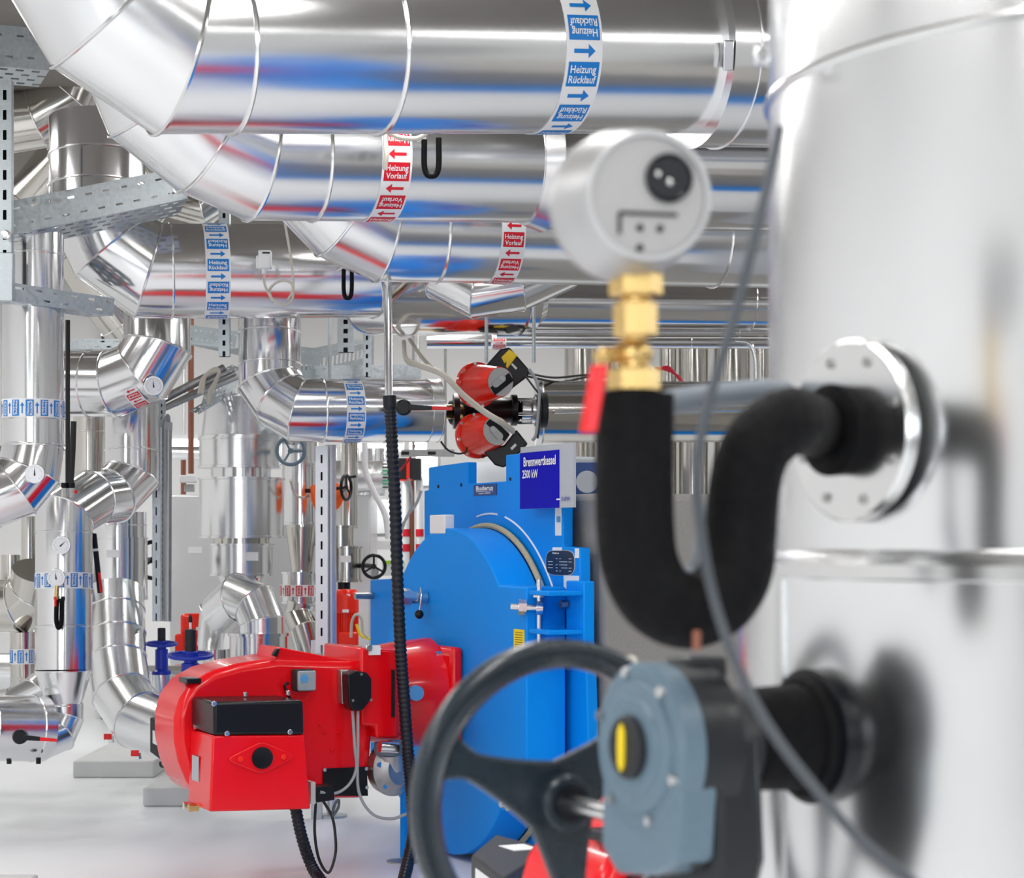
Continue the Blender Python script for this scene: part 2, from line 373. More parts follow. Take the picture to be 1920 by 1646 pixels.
# low lamps seen under the pipes at the far end
for px0, px1, py, d, lab in ((640, 757, 838, 13.6, 'long glowing strip lamp below the banded grey pipe, left of the black hose'), (768, 800, 836, 13.8, 'short glowing strip lamp just right of the black hose'),
                        (318, 372, 829, 14.2, 'glowing strip lamp at the far left behind the conduit strut')):
    a, b_ = P(px0, py, d), P(px1, py, d); t = thing('strip_lamp', lab, 'lamp', (a+b_)/2)
    M().box((a+b_)/2+V((0, .02, .035)), ((b_-a).length, .12, .03)).build('housing', WHITE, t)
    M().cyl(a, b_, .030, 12).build('tube', LAMPM, t)
    M().cyl((a+b_)/2+V((0, 0, .05)), V(((a+b_).x/2, a.y, 3.7)), .008, 6).build('hanger', STEEL, t)
    ld = bpy.data.lights.new('strip_light', 'AREA'); ld.shape = 'RECTANGLE'; ld.size = (b_-a).length; ld.size_y = .06; ld.energy = 14
    lo = bpy.data.objects.new('strip_light', ld); sc.collection.objects.link(lo); lo.location = (a+b_)/2-V((0, 0, .04)); 

# ================================================================== OVERHEAD PIPES
def seams_at(pts, lst): return [(sg, frac_px(pts, sg, px=x) if x is not None else frac_px(pts, sg, py=y)) for sg, x, y in lst]
# A : the large pipe along the top
A = [P(70, -330, 6.02), P(122, -166, 6.10), P(222, 6, 6.19), P(332, 82, 6.28), P(1300, 100, 7.08)]
pa = pipe('largest clad pipe across the top, with blue Rücklauf tape and upper left bend', A, S(162, 6.45), seams_at(A, [(3, 428, None), (3, 706, None)]), ALUB, elbow_idx=[0, 1, 2])
c, ax = on_seg(A, 3, frac_px(A, 3, px=1025)); RA = S(162, 6.45)
label_band(pa, c, ax, RA+.001, S(74, 6.75), SBLUE, 'Heizung\nRücklauf', 1, .545, .0, span=(-2.05, 2.4), alabel='white tape with blue blocks and right-pointing arrows', first=1)
for k, a in enumerate((.52,)):                       # overlapping sheet with rivets on the short piece before the first seam
    c, ax = on_seg(A, 3, .055); fr = V((0, -1, 0)); up = fr.cross(ax); b = M()
    patch(b, c, ax, fr, up, RA+.004, -S(40, 6.4), S(38, 6.4), .86, 1.25, 6); b.build('lap_strip', ALU, pa)
    b = M()
    for x in (-.05, .05): b.ball(c+ax*x+(fr*math.cos(.98)+up*math.sin(.98))*(RA+.005), .007, 8)
    b.build('rivet', STEEL, pa)
A2 = [P(1302, 100, 7.09), P(2300, 134, 7.96)]
p2 = pipe('wider pipe end behind the tall foreground cylinder, clipped to the big overhead pipe', A2, S(172, 7.09), [], ALU)
c0 = on_seg(A2, 0, .0)[0]; c1 = on_seg(A2, 0, .0405)[0]
cb = collar(p2, c0-(c1-c0)*.15, c1, S(174, 7.09), ALUB, 'clamp_band', .006)
fr = V((0, -1, 0)); up = V((0, 0, 1))
q = c1+(fr*math.cos(-.25)+up*math.sin(-.25))*S(186, 6.9)
M().box(q, (.035, .02, .10), (V((1, 0, 0)), V((0, .97, .24)), V((0, -.24, .97)))).build('toggle_latch', STEEL, p2, bevel=.004)
# B
B = [P(225, 130, 8.3), P(262, 235, 8.1), P(376, 288-30, 7.9), P(484, 290, 7.8), P(1120, 294, 8.15)]
RB = S(121, 7.85)
B = [P(262, 60, 7.45), P(310, 178, 7.52), P(396, 250, 7.61), P(484, 289, 7.7), P(985, 300, 8.16)]
pb = pipe('second overhead clad pipe with red Vorlauf tape, hanging under the largest pipe', B, RB, seams_at(B, [(3, 584, None)]), ALUB, elbow_idx=[0, 1, 2])
c, ax = on_seg(B, 3, frac_px(B, 3, px=702))
label_band(pb, c, ax, RB+.001, S(58, 7.9), SRED, 'Heizung\nVorlauf', -1, .53, .05, span=(-2.0, 2.2), alabel='white tape with red blocks and left-pointing arrows', first=1)
B2 = [P(1005, 300, 8.18), P(2300, 325, 9.25)]
pb2 = pipe('long clad pipe continuing the red-taped pipe to the right behind the sensor', B2, S(130, 8.18), [], ALU)
c0 = P(984, 300, 8.16)
M().lathe(c0, V(B2[1])-c0, [(0, RB), (0, RB+.01), (.07, S(134, 8.18)), (.09, S(131, 8.18))], 56, False, False).build('crimped_cone', STEEL, pb2)
# C
C = [P(500, 260, 9.0), P(540, 330, 8.9), P(636, 402, 8.8), P(726, 430, 8.75), P(1640, 447, 9.3)]
RC = S(98, 8.75)
C = [P(545, 230, 8.5), P(582, 325, 8.56), P(650, 396, 8.63), P(722, 429, 8.7), P(2300, 469, 10.08)]
pc = pipe('third overhead clad pipe with red Vorlauf tape, lowest of the three right-hand bends', C, RC, seams_at(C, [(3, 816, None), (3, 1336, None)]), ALUB, elbow_idx=[0, 1, 2])
c, ax = on_seg(C, 3, frac_px(C, 3, px=932))
label_band(pc, c, ax, RC+.001, S(46, 8.85), SRED, 'Heizung\nVorlauf', -1, .52, .16, span=(-2.0, 2.2), alabel='white tape with red blocks and left-pointing arrows', first=1)
# D
RD = S(88, 9.3)
D = [P(182, 225, 9.42), P(183, 395, 9.38), P(214, 462, 9.39), P(278, 508, 9.43), P(672, 509, 9.65), P(716, 470, 9.75), P(720, 380, 9.8)]
pd = pipe('middle-left clad pipe with blue Rücklauf tape, turning up at both ends', D, RD*1.02, seams_at(D, [(3, 320, None), (0, None, 295), (0, None, 352)]), ALU, elbow_idx=[1, 2, 4])
c, ax = on_seg(D, 3, frac_px(D, 3, px=402))
label_band(pd, c, ax, RD*1.02+.001, S(46, 9.4), SBLUE, 'Heizung\nRücklauf', 1, .47, .12, span=(-2.0, 2.2), alabel='white tape with blue blocks and right-pointing arrows')
# E + F behind
E = [P(690, 505, 10.45), P(716, 545, 10.3), P(756, 546, 10.15), P(990, 546, 10.4)]
pe = pipe('thick clad pipe mirroring the blue boiler, behind the thin steel conduit', E, S(82, 10.2), seams_at(E, [(2, 968, None)]), ALU)
M().lathe(P(985, 546, 10.4), V((1, .12, .03)), [(0, S(80, 10.4)), (.10, S(52, 10.4))], 48, True, True).build('reducer', ALU, pe)
Fp = [P(1000, 566, 10.5), P(2400, 578, 11.4)]
pipe('medium clad pipe running right from the reducer, above the two thin pipes', Fp, S(50, 10.5), seams_at(Fp, [(0, 1178, None), (0, 1405, None)]), ALU)
Hh = [P(822, 470, 9.75), P(838, 525, 9.65), P(893, 552, 9.6), P(970, 540, 9.6), P(1060, 500, 9.7)]
pipe('short curved branch pipe tucked under the lowest red-taped pipe', Hh, S(44, 9.6), [], ALU)
for (py, r, d, lab) in ((623, 12, 10.9, 'upper of the two thin clad pipes running right below the medium pipe'), (641, 13, 11.1, 'lower of the two thin clad pipes running right, with a small red sticker')):
    a, b_ = P(800 if py > 630 else 930, py, d), P(2400, py, d+.5); p = pipe(lab, [a, b_], S(r, d), [(0, .3), (0, .6)], ALU, n=24)
    if py > 630:
        label_band(p, P(935, py, d), b_-a, S(r, d)+.001, S(26, d), SRED, 'Heizung\nVorlauf', 1, 1.0, .1, span=(-2, 2))
# left riser pipes near the ceiling
T1 = [P(-500, 312, 10.4), P(70, 222, 10.4), P(134, 182, 10.4), P(160, 120, 10.4), P(163, 20, 10.4)]
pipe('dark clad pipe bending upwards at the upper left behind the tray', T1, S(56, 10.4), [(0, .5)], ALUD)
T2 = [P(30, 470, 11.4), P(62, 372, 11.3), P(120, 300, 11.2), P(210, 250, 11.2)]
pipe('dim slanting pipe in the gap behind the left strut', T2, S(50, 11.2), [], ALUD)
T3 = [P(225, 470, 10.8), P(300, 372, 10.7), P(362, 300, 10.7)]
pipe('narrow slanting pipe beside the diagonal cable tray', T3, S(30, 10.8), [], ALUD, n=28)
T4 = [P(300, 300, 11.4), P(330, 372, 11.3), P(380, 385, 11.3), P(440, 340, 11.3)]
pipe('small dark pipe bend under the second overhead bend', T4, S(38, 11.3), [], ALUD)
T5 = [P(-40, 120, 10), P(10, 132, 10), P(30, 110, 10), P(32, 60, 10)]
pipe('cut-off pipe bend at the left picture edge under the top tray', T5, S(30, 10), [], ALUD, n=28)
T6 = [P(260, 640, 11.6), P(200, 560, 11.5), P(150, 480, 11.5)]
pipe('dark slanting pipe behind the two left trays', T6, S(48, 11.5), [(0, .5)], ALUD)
# G
RG = S(59, 9.9)
G = [P(505, 560, 10.05), P(506, 716, 10.0), P(530, 751, 9.95), P(561, 770, 9.9), P(818, 770, 10.1)]
pg = pipe('blue-taped clad pipe turning from vertical to horizontal, left of the black hose', G, RG, seams_at(G, [(3, 603, None), (0, None, 625), (0, None, 684), (3, 720, None)]), ALU)
c, ax = on_seg(G, 3, frac_px(G, 3, px=656))
label_band(pg, c, ax, RG+.001, S(36, 9.95), SBLUE, 'Heizung\nRücklauf', 1, .52, .1, span=(-2.0, 2.2), alabel='white tape with blue blocks and right-pointing arrows')
c = on_seg(G, 3, .97)[0]; collar(pg, c-ax*.03, c+ax*.03, RG*1.01, ALUB, 'end_cap')
# Q right of the pumps
Q = [P(1012, 772, 10.8), P(2400, 772, 11.6)]
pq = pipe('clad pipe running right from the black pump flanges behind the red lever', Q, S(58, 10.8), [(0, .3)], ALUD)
M().lathe(P(1004, 772, 10.78), V((1, .05, 0)), [(0, S(40, 10.8)), (0, S(63, 10.8)), (.03, S(63, 10.8)), (.04, S(58, 10.8))], 48, True, False).build('end_disc', STEEL, pq)
# H1 / V5 with gauge
RH = S(63, 9.9)
H1 = [P(60, 720, 10.15), P(212, 720, 10.05), P(268, 697, 10.0), P(295, 652, 10.0), P(295, 560, 10.1)]
ph = pipe('clad pipe bend with a dial gauge and red sticker, under the blue-taped middle pipe', H1, RH, seams_at(H1, [(0, 170, None)]), ALU)
nrm = (V((0, 0, CZ))-P(288, 723, 9.8)).normalized()
gauge('white dial gauge on the bend above the red sticker', P(288, 723, 9.82), V((.15, -1, -.15)), S(18, 9.8), P(283, 715, 10), .1, 'dial gauges')
c, ax = P(262, 706, 10.02), (V(H1[2])-V(H1[1])).normalized()
label_band(ph, c+ax*S(0, 10), ax, RH+.004, S(30, 10), SRED, 'Heizung\nVorlauf', -1, .38, 0, full=False, span=(-.95, -.1), alabel='white sticker with red print')
# V1 big riser at the left edge
R1 = S(57, 9.0)
V1 = [P(62, 400, 9.0), P(62, 838, 9.0), P(55, 884, 8.98), P(30, 915, 8.96), P(-10, 930, 8.94), P(-620, 925, 8.94)]
p1 = pipe('thick vertical clad pipe at the left edge with blue tape, curving away below', V1, R1, seams_at(V1, [(0, None, 478), (0, None, 785), (0, None, 835)]), ALU)
c, ax = on_seg(V1, 0, frac_px(V1, 0, py=768))
label_band(p1, c, -ax, R1+.001, S(34, 9.2), SBLUE, 'Heizung\nRücklauf', 1, .47, .1, span=(-2, 2.2), alabel='white tape with blue blocks and upward arrows')
gauge('round dial gauge on the left-edge pipe below its blue tape', P(65, 888, 8.82), V((.05, -1, -.05)), S(18, 9), P(62, 888, 8.95), .0, 'dial gauges')
# V3 -> V4 U bend
R3 = S(51, 10.2)
V3 = [P(247, 740, 10.45), P(247, 893, 10.4), P(212, 929, 10.3), P(172, 934, 10.15), P(120, 968, 9.9), P(119, 1256, 9.85)]
p3 = pipe('clad pipe swinging down in a fan-shaped bend to the riser with two dial gauges', V3, R3, seams_at(V3, [(0, None, 846), (4, None, 999), (4, None, 1174)]), ALU)
c, ax = on_seg(V3, 4, frac_px(V3, 4, py=1090))
label_band(p3, c, -ax, R3+.001, S(30, 9.85), SBLUE, 'Heizung\nRücklauf', 1, .47, .1, span=(-2, 2.2), alabel='white tape with blue blocks and upward arrows')
a, b_ = P(119, 1255, 9.85), P(120, 1322, 9.85)
M().lathe(a, b_-a, [(0, R3*1.02), (.006, R3*1.02), (.007, R3), ((b_-a).length-.01, S(34, 9.85)), ((b_-a).length, S(36, 9.85))], 48).build('reducer', ALUB, p3)
for py in (908, 922):
    pass
gauge('upper dial gauge on the riser with blue tape', P(115, 1022, 9.62), V((.05, -1, 0)), S(17, 9.6), P(117, 1022, 9.8), -.8, 'dial gauges')
gauge('lower dial gauge overlapping the blue tape on the riser', P(105, 1083, 9.60), V((.05, -1, 0)), S(17, 9.6), P(108, 1083, 9.8), .1, 'dial gauges')
t = thing('siphon_valve', 'small brass gauge cock with red lever and black looped tube below the lower gauge', 'valve', P(107, 1100, 9.6))
M().cyl(P(107, 1098, 9.6), P(106, 1118, 9.6), S(4, 9.6), 12).build('body', BRASS, t); M().cyl(P(106, 1118, 9.6), P(106, 1124, 9.6), S(6, 9.6), 6).build('nut', BRASS, t)
M().box(P(104, 1128, 9.58), (S(4, 9.6), .01, S(18, 9.6))).build('lever', RED, t, bevel=.002)
M().tube(spline([P(108, 1122, 9.6), P(106, 1140, 9.6), P(106, 1165, 9.6), P(110, 1177, 9.6), P(115, 1165, 9.6), P(116, 1130, 9.62), P(118, 1122, 9.7)]), S(4.5, 9.6), 10).build('looped_tube', RUB, t)
W4 = [P(121, 1318, 9.85), P(121, 1345, 9.85), P(108, 1376, 9.8), P(70, 1392, 9.7)]
pipe('short bend at the foot of the tapered riser, leading to the floor valve', W4, S(35, 9.85), [], ALUB)
vb = [P(-500, 1358, 8.85), P(82, 1366, 9.76)]
pv = pipe('drum-shaped clad valve body low at the left edge', vb, S(62, 9.6), [(0, .8), (0, .96)], ALUB)
t = thing('valve_lever', 'black hand lever with red tip on the drum-shaped valve at the left edge', 'valve lever', P(38, 1381, 9.3))
lever(t, P(38, 1381, 9.38), V((0, -1, 0)), P(108, 1387, 9.3)-P(38, 1381, 9.3), S(72, 9.3), S(14, 9.3))
for i, px in enumerate((17, 72)): M().cyl(P(px, 1420, 9.6), P(px, 1432, 9.6), .012, 10, bev=.002).build('drain_stub', BLACK, pv)
# V2, V6 and other left verticals
V2 = [P(168, 770, 11.1), P(168, 900, 11.1)]
pipe('brownish vertical pipe showing between the left riser and the fan-shaped bend', V2, S(30, 11.1), [(0, .3)], ALUD)
V6 = [P(222, 960, 10.9), P(222, 1120, 10.9)]
p6 = pipe('wide vertical casing below the fan-shaped bend with a white tag', V6, S(52, 10.9), [(0, .15)], ALU)
collar(p6, P(222, 1008, 10.9), P(222, 1124, 10.9), S(54, 10.9), ALU)
M().box(P(212, 1038, 10.62), (S(24, 10.7), .004, S(14, 10.7))).build('name_tag', PAPER, p6)
Pp = [P(216, 1110, 10.8), P(219, 1235, 10.6), P(228, 1300, 10.5), P(262, 1350, 10.35), P(325, 1372, 10.2)]
ppp = pipe('mitred pipe bend curving down to the right towards the black box', Pp, S(55, 10.5), [(0, .3), (0, .65)], ALUB)
t = thing('lever_handle', 'long black and red lever hanging beside the two-gauge riser', 'valve lever', P(177, 1000, 10))
a, b_ = P(176, 1000, 10), P(188, 1112, 10); u = (b_-a).normalized(); s = V((0, -1, 0)).cross(u)
M().box((a+b_)/2, ((b_-a).length, S(10, 10), .012), (u, s, V((0, -1, 0)))).build('lever_arm', BLACK, t, bevel=.004)
M().box(P(188, 1092, 9.985), (S(38, 10), S(5, 10), .012), (u, s, V((0, -1, 0)))).build('lever_grip', RED, t, bevel=.003)
M().box(P(178, 1031, 9.985), (S(5, 10), S(12, 10), .014), (u, s, V((0, -1, 0)))).build('clip', PAPER, t)
S1 = [P(-620, 1136, 11.2), P(40, 1136, 10.8), P(68, 1110, 10.75), P(74, 1070, 10.7)]
pipe('horizontal clad pipe entering at the left edge behind the riser', S1, S(50, 10.8), [(0, .9)], ALUD)
V7 = [P(42, 1185, 10.7), P(43, 1300, 10.7)]
p7 = pipe('small vertical pipe with blue tape between the left edge and the riser', V7, S(23, 10.7), [(0, .75)], ALUD, n=32)
label_band(p7, P(42, 1230, 10.7), V((0, 0, 1)), S(23, 10.7)+.001, S(28, 10.7), SBLUE, 'Heizung\nRücklauf', 1, .9, .1, span=(-2, 2.2))
S2 = [P(-620, 1262, 11.2), P(60, 1262, 11.2)]
pipe('low horizontal pipe at the left edge behind the small blue-taped pipe', S2, S(38, 11.2), [], ALUB)
V8 = [P(54, 968, 11.3), P(54, 1052, 11.3)]
pipe('narrow brownish pipe under the curve of the left-edge pipe', V8, S(14, 11.3), [], ALUD, n=24)
V9 = [P(20, 1040, 11.6), P(20, 1090, 11.6)]
pipe('squat pipe stub with a peaked end at the left edge', V9, S(18, 11.6), [], ALUD, n=24)
S3 = [P(-20, 1330, 10.2), P(30, 1322, 10.1), P(64, 1305, 10.1), P(80, 1290, 10.2)]
pipe('curved clad pipe lying behind the floor valve at the left', S3, S(34, 10.2), [], ALUB)
cable('control_cable', 'dark tube running down between the left-edge pipe and the fan-shaped bend', [P(127, 600, 9.3), P(127, 740, 9.3), P(127, 905, 9.3)], .011, CABB, 'tube')
cable('control_cable', 'second thin dark tube just left of the other one', [P(138, 790, 9.5), P(136, 850, 9.5), P(133, 905, 9.5)], .014, CABB, 'tube')
for px, lab in ((121, 'left of two small silver couplings on the fan-shaped bend'), (134, 'right of two small silver couplings, with a red dot')):
    t = thing('coupling', lab, 'pipe fitting', P(px, 925, 9.5)); M().cyl(P(px, 905, 9.55), P(px, 915, 9.55), .017, 14).build('sleeve', BLACK, t)
    M().cyl(P(px, 915, 9.55), P(px, 933, 9.55), .014, 6).build('nut', STEEL, t)
    if px > 130: M().ball(P(142, 922, 9.5), .009, 8).build('red_cap', RED, t)
# unseen dark panels added behind and beside the viewpoint for contrast in metal reflections
for i, (x, w_) in enumerate(((-4.0, 1.1), (.9, 1.0))):
    M().box((x, -2.88, 1.05), (w_, .06, 2.1)).build('door_%d' % (i+1), DGREY, None, kind='structure')
for i, y in enumerate((1.0, 4.0, 7.5, 11.0)):
    M().box((6.27, y, 1.05), (.06, 1.0, 2.1)).build('door_%d' % (i+3), DGREY, None, kind='structure')
# ================================================================== STRUTS AND TRAYS
def strut(label, p0, p1, w_, dp=.04, face=V((0, -1, 0)), cat='strut', group='slotted steel struts', m=None, rows=1, pitch=.05, sh_=.28):
    m = m or GALV
    p0 = V(p0); p1 = V(p1); u = (p1-p0).normalized(); s = face.cross(u).normalized(); L = (p1-p0).length
    t = thing('slotted_strut', label, cat, p0, group); ax = (u, s, u.cross(s))
    n_ = ax[2]
    b = M(); perf(b, p0-s*w_/2, u, s, L, w_, rows, pitch, pitch*.5, w_/rows*sh_, .003); b.build('face', m, t)
    back = -face
    for k in (-1, 1): M().box((p0+p1)/2+s*k*w_/2+back*dp/2, (L, .003, dp), (u, s, face)).build('flange', m, t)
    M().box((p0+p1)/2+back*(dp+.002), (L, w_*.96, .003), (u, s, face)).build('back_web', m if w_ > .2 else DGREY, t)
    return t
strut('thick slotted upright at the left edge, running up beside the trays', P(9, 562, 8.7), P(9, 150, 8.7), S(24, 8.7), pitch=.085)
t = thing('strut_foot', 'bright steel bracket end of the left upright below the lower tray', 'bracket', P(9, 580, 8.68), None)
M().box(P(9, 520, 8.67), (S(34, 8.7), .05, S(90, 8.7))).build('channel', GALV, t, bevel=.003)
M().lathe(P(12, 440, 8.66), V((0, -1, 0)), [(0, .02), (.012, .02), (.013, .012), (.02, .012)], 12).build('bolt', STEEL, t)
tray('diagonal perforated tray crossing in front of the upper left riser', P(20, 440, 8.75), P(352, 372, 9.0), .30, S(62, 8.8), V((.05, 1, 0)))
tray('perforated tray lying across the left-edge pipe', P(14, 563, 8.75), P(212, 592, 9.1), .22, S(34, 8.8), V((.12, 1, 0)))
tray('pale perforated tray in the upper left corner of the picture', P(-30, 122, 9.0), P(92, 132, 9.1), .35, S(80, 9), V((0, 1, -.0)))
tray('short perforated bracket tray behind the gauge bend', P(125, 655, 10.5), P(225, 655, 10.7), .2, S(20, 10.5), V((.1, 1, 0)))
tray('perforated tray seen from below between the gauge bend and the blue-taped riser', P(325, 640, 10.3), P(440, 652, 11.2), .5, S(36, 9.8), V((.5, 1, 0)))
tray('long tray leading right behind the vertical steel conduit', P(565, 668, 11.2), P(700, 640, 12.2), .5, S(36, 11), V((.3, 1, 0)))
tray('white-looking perforated tray just above the taped horizontal pipe', P(565, 712, 11.4), P(790, 708, 11.6), .12, S(26, 11.4), V((0, 1, 0)))
tray('steep tray climbing to the right behind the looped cream cable', P(385, 728, 11.0), P(452, 690, 11.6), .15, S(20, 11), V((.1, 1, 0)))
strut('short hanger bracket between the blue-taped pipe and the tray', P(420, 668, 9.9), P(420, 150, 9.9), S(20, 9.7))
strut('hanger strut near the far conduit left of the steel tube', P(688, 706, 11.3), P(688, 245, 11.3), S(14, 11.3))
strut('wide hanger bracket above the long tray', P(648, 660, 11.0), P(648, 225, 11.0), S(30, 11))
for px, y0, y1, d, lab in ((618, 712, 560, 10.9, 'thin threaded rod right of the taped vertical pipe'), (912, 680, 560, 10.0, 'shorter threaded rod above the upper red pump'), (1001, 680, 560, 10.0, 'longer threaded rod right of the upper red pump')):
    cable('threaded_rod', lab, [P(px, y0, d), P(px, (y0+y1)/2, d), V((P(px, y1, d).x, d, 3.7))], .009, GALV, 'rod', None)
def post(name, label, px, y0, y1, w_, d):
    t = strut(label, P(px, y1, d), P(px, y0, d), w_, .05, V((0, -1, 0)), 'strut', 'slotted steel struts', PGALV if px > 400 else GALV, 1, .085, .17); return t
post('post', 'tall pale slotted upright beside the round white post in the centre left', 603, 836, 1225, S(22, 10.2), 10.2)
t = thing('round_post', 'round pale steel post beside the slotted upright', 'post', P(622, 1400, 10.3))
M().cyl(V((P(622, 0, 10.3).x, 10.3, 0)), P(620, 834, 10.3), S(10, 10.3), 24).build('tube', PGALV, t)
M().lathe(V((P(622, 0, 10.3).x, 10.3, 0)), V((0, 0, 1)), [(0, .08), (.012, .08)], 24).build('foot_plate', GALV, t)
t = thing('floor_channel', 'pale square channel carrying the slotted upright down to the floor', 'strut', P(590, 1225, 10.25))
M().box((P(594, 0, 10.25).x, 10.25, .45), (S(20, 10.25), .05, .9)).build('channel', GALV, t)
post('post', 'dark slotted upright left of the grey cable conduit', 293, 800, 1165, S(14, 10.6), 10.6)
strut('second slotted upright with bright holes beside the grey cable conduit', P(303, 1165, 10.7), P(303, 700, 10.7), S(10, 10.7), pitch=.035)
t = thing('cable_conduit', 'grey round cable conduit left of the pale tank', 'conduit', P(315, 1165, 10.6))
M().cyl(P(315, 1165, 10.6), P(316, 802, 10.6), S(6.5, 10.6), 20).build('tube', DSTEEL, t); M().cyl(P(316, 806, 10.6), P(316, 792, 10.6), S(7.5, 10.6), 20).build('end_sleeve', EBOX, t)
cable('cable', 'grey cable bending out of the conduit top', [P(316, 796, 10.6), P(314, 780, 10.6), P(306, 790, 10.7), P(303, 830, 10.7)], .012, CABG)
for i, (a, b_) in enumerate((((225, 790), (420, 690)), ((232, 803), (440, 700)), ((300, 772), (452, 706)))):
    cable('cable_pipe', ('upper', 'lower', 'thinner right-hand')[i]+' of the light tubes slanting up towards the cream cable loop', [P(*a, 10.9), P((a[0]+b_[0])/2, (a[1]+b_[1])/2, 10.95), P(*b_, 11.1)], S((8, 6, 3)[i], 10.9), DSTEEL if i < 2 else CABG, 'tube', n=14)
for k in range(4):
    cable('cable', 'cream cable looped over the slanting tubes near the tray', [P(372+k*3, 738, 10.7), P(380+k*2, 708-k, 10.7), P(402+k*2, 690+k*2, 10.7), P(412-k*2, 700+k*3, 10.7), P(398-k*2, 735, 10.7), P(393, 748+k*3, 10.7), P(384, 742, 10.7)], S(2.2, 10.7), CABW, 'cable', 'looped cream cables')
# steel conduit with the black corrugated hose
d = 8.45; t = thing('hose_conduit', 'bright steel tube with black corrugated hose hanging from it in front of the red burner', 'hose', P(727, 745, d))
M().cyl(P(727, 531, 8.70), P(729, 750, d), S(8, d), 24).build('steel_tube', STEEL, t)
hp = [P(730, 742, d), P(735, 830, d), P(741, 950, d), P(745, 1080, d), P(750, 1200, d), P(757, 1300, d), P(764, 1400, d), P(771, 1480, d), P(775, 1560, d-.15), P(764, 1620, d-.35), P(745, 1700, d-.7)]
sp = spline(hp, 46)
M().tube(sp, .02, 14, rf=lambda i: (.0265 if i % 4 < 2 else .0235) if i > 12 else .028).build('corrugated_hose', HOSE, t, sharp=80)
# ================================================================== PALE TANK, COLUMNS AND MOTORS IN THE MIDDLE
d = 12.9; a, b_ = P(318, 1240, d), P(694, 928, d)
t = thing('heat_exchanger_cabinet', 'large pale sheet-metal cabinet behind the stepped clad columns', 'cabinet', ((a.x+b_.x)/2, d+.35, 0))
M().box(((a.x+b_.x)/2, d+.35, (b_.z+.02)/2), (b_.x-a.x, .7, b_.z-.02)).build('casing', CABINET, t, bevel=.01)
M().box(P(366, 1031, d-.003), (S(26, d), .006, S(12, d))).build('name_tag', PAPER, t)
def lcol(root, px, y0, y1, r0, r1, d, m, nm, lip=True):
    a, b_ = P(px, y0, d), P(px, y1, d); L = (b_-a).length; r0 = S(r0, d); r1 = S(r1, d); l = .008 if lip else 0
    return M().lathe(a, b_-a, [(0, r0*.7), (0, r0+l), (.012, r0+l), (.014, r0), (L-.014, r1), (L-.012, r1+l), (L, r1+l), (L, r1*.7)], 56).build(nm, m, root)
kd = 11.6
t = thing('stepped_pipe_column', 'broad bright stepped column with stacked round casings in the centre left', 'pipe', P(450, 1240, kd))
lcol(t, 452, 742, 822, 66, 74, kd, ALUB, 'upper_taper'); lcol(t, 450, 822, 878, 76, 76, kd, ALUB, 'upper_casing'); lcol(t, 452, 878, 898, 56, 56, kd, ALU, 'neck', False)
lcol(t, 453, 896, 1009, 79, 79, kd, ALUB, 'middle_casing'); lcol(t, 453, 1009, 1020, 52, 52, kd, ALUD, 'neck', False); lcol(t, 453, 1019, 1079, 58, 58, kd, ALUB, 'lower_casing')
M().box(P(472, 1043, kd-S(58, kd)+.0), (S(24, kd), .006, S(16, kd))).build('name_tag', PAPER, t)
lcol(t, 452, 1079, 1112, 43, 34, kd, ALU, 'taper', False)
K1 = [P(548, 1230, 11.3), P(512, 1190, 11.3), P(505, 1150, 11.3), P(478, 1120, 11.4), P(440, 1130, 11.5)]
pipe('arched clad pipe bend over the right-hand drum of the bright column', [P(492, 1215, 11.25), P(491, 1165, 11.25), P(478, 1132, 11.28), P(448, 1120, 11.35), P(415, 1150, 11.5)], S(42, 11.3), [], ALUB)
pipe('second clad bend leaning left under the bright column', [P(402, 1205, 11.8), P(408, 1150, 11.7), P(436, 1125, 11.7)], S(34, 11.7), [], ALU)
for px, y0, r, dd, lab in ((402, 1175, 32, 11.8, 'left of two round clad drums behind the burner'), (486, 1186, 55, 11.25, 'wider round clad drum on the right, behind the burner top')):
    t = thing('clad_drum', lab, 'drum', P(px, 1300, dd), 'clad drums on the floor'); c = P(px, y0, dd)
    M().lathe((c.x, c.y, 0), V((0, 0, 1)), [(0, S(r, dd)), (c.z-.02, S(r, dd)), (c.z-.018, S(r, dd)+.008), (c.z, S(r, dd)+.008), (c.z, .02)], 48).build('casing', ALU, t)
# column M
md = 12.2
t = thing('striped_tape_column', 'clad column with red tape partly hidden by the slotted upright', 'pipe', P(565, 1215, md))
lcol(t, 562, 800, 870, 34, 34, md, ALUB, 'upper_casing'); lcol(t, 564, 870, 984, 35, 35, md, ALU, 'casing'); lcol(t, 566, 984, 1072, 31, 20, md, ALUD, 'taper', False); 
lcc = lcol(t, 562, 1072, 1131, 34, 34, md, ALU, 'tape_casing')
label_band(t, P(562, 1107, md), V((0, 0, 1)), S(34, md)+.009, S(22, md), SRED, 'Heizung\nVorlauf', 1, .62, 0, span=(-2, 2.2))
t2 = pipe('small twisted clad bend below the red-taped column', [P(566, 1131, 12.1), P(560, 1155, 12.1), P(572, 1180, 12.0), P(585, 1230, 12)], S(28, 12.1), [], ALUD)
# column N
nd = 12.4
t = thing('grey_clad_column', 'darker clad column right of the round post with a white tag', 'pipe', P(652, 1090, nd))
lcol(t, 655, 830, 990, 16, 16, nd, ALUD, 'upper_pipe', False); lcol(t, 640, 985, 1026, 24, 24, nd-.1, ALUD, 'casing'); lcol(t, 652, 1024, 1091, 26, 26, nd-.15, ALUD, 'lower_casing'); lcol(t, 645, 1091, 1106, 12, 12, nd-.1, BLACK, 'neck', False)
M().box(P(648, 1048, nd-.27), (S(20, 12.2), .005, S(12, 12.2))).build('name_tag', PAPER, t)
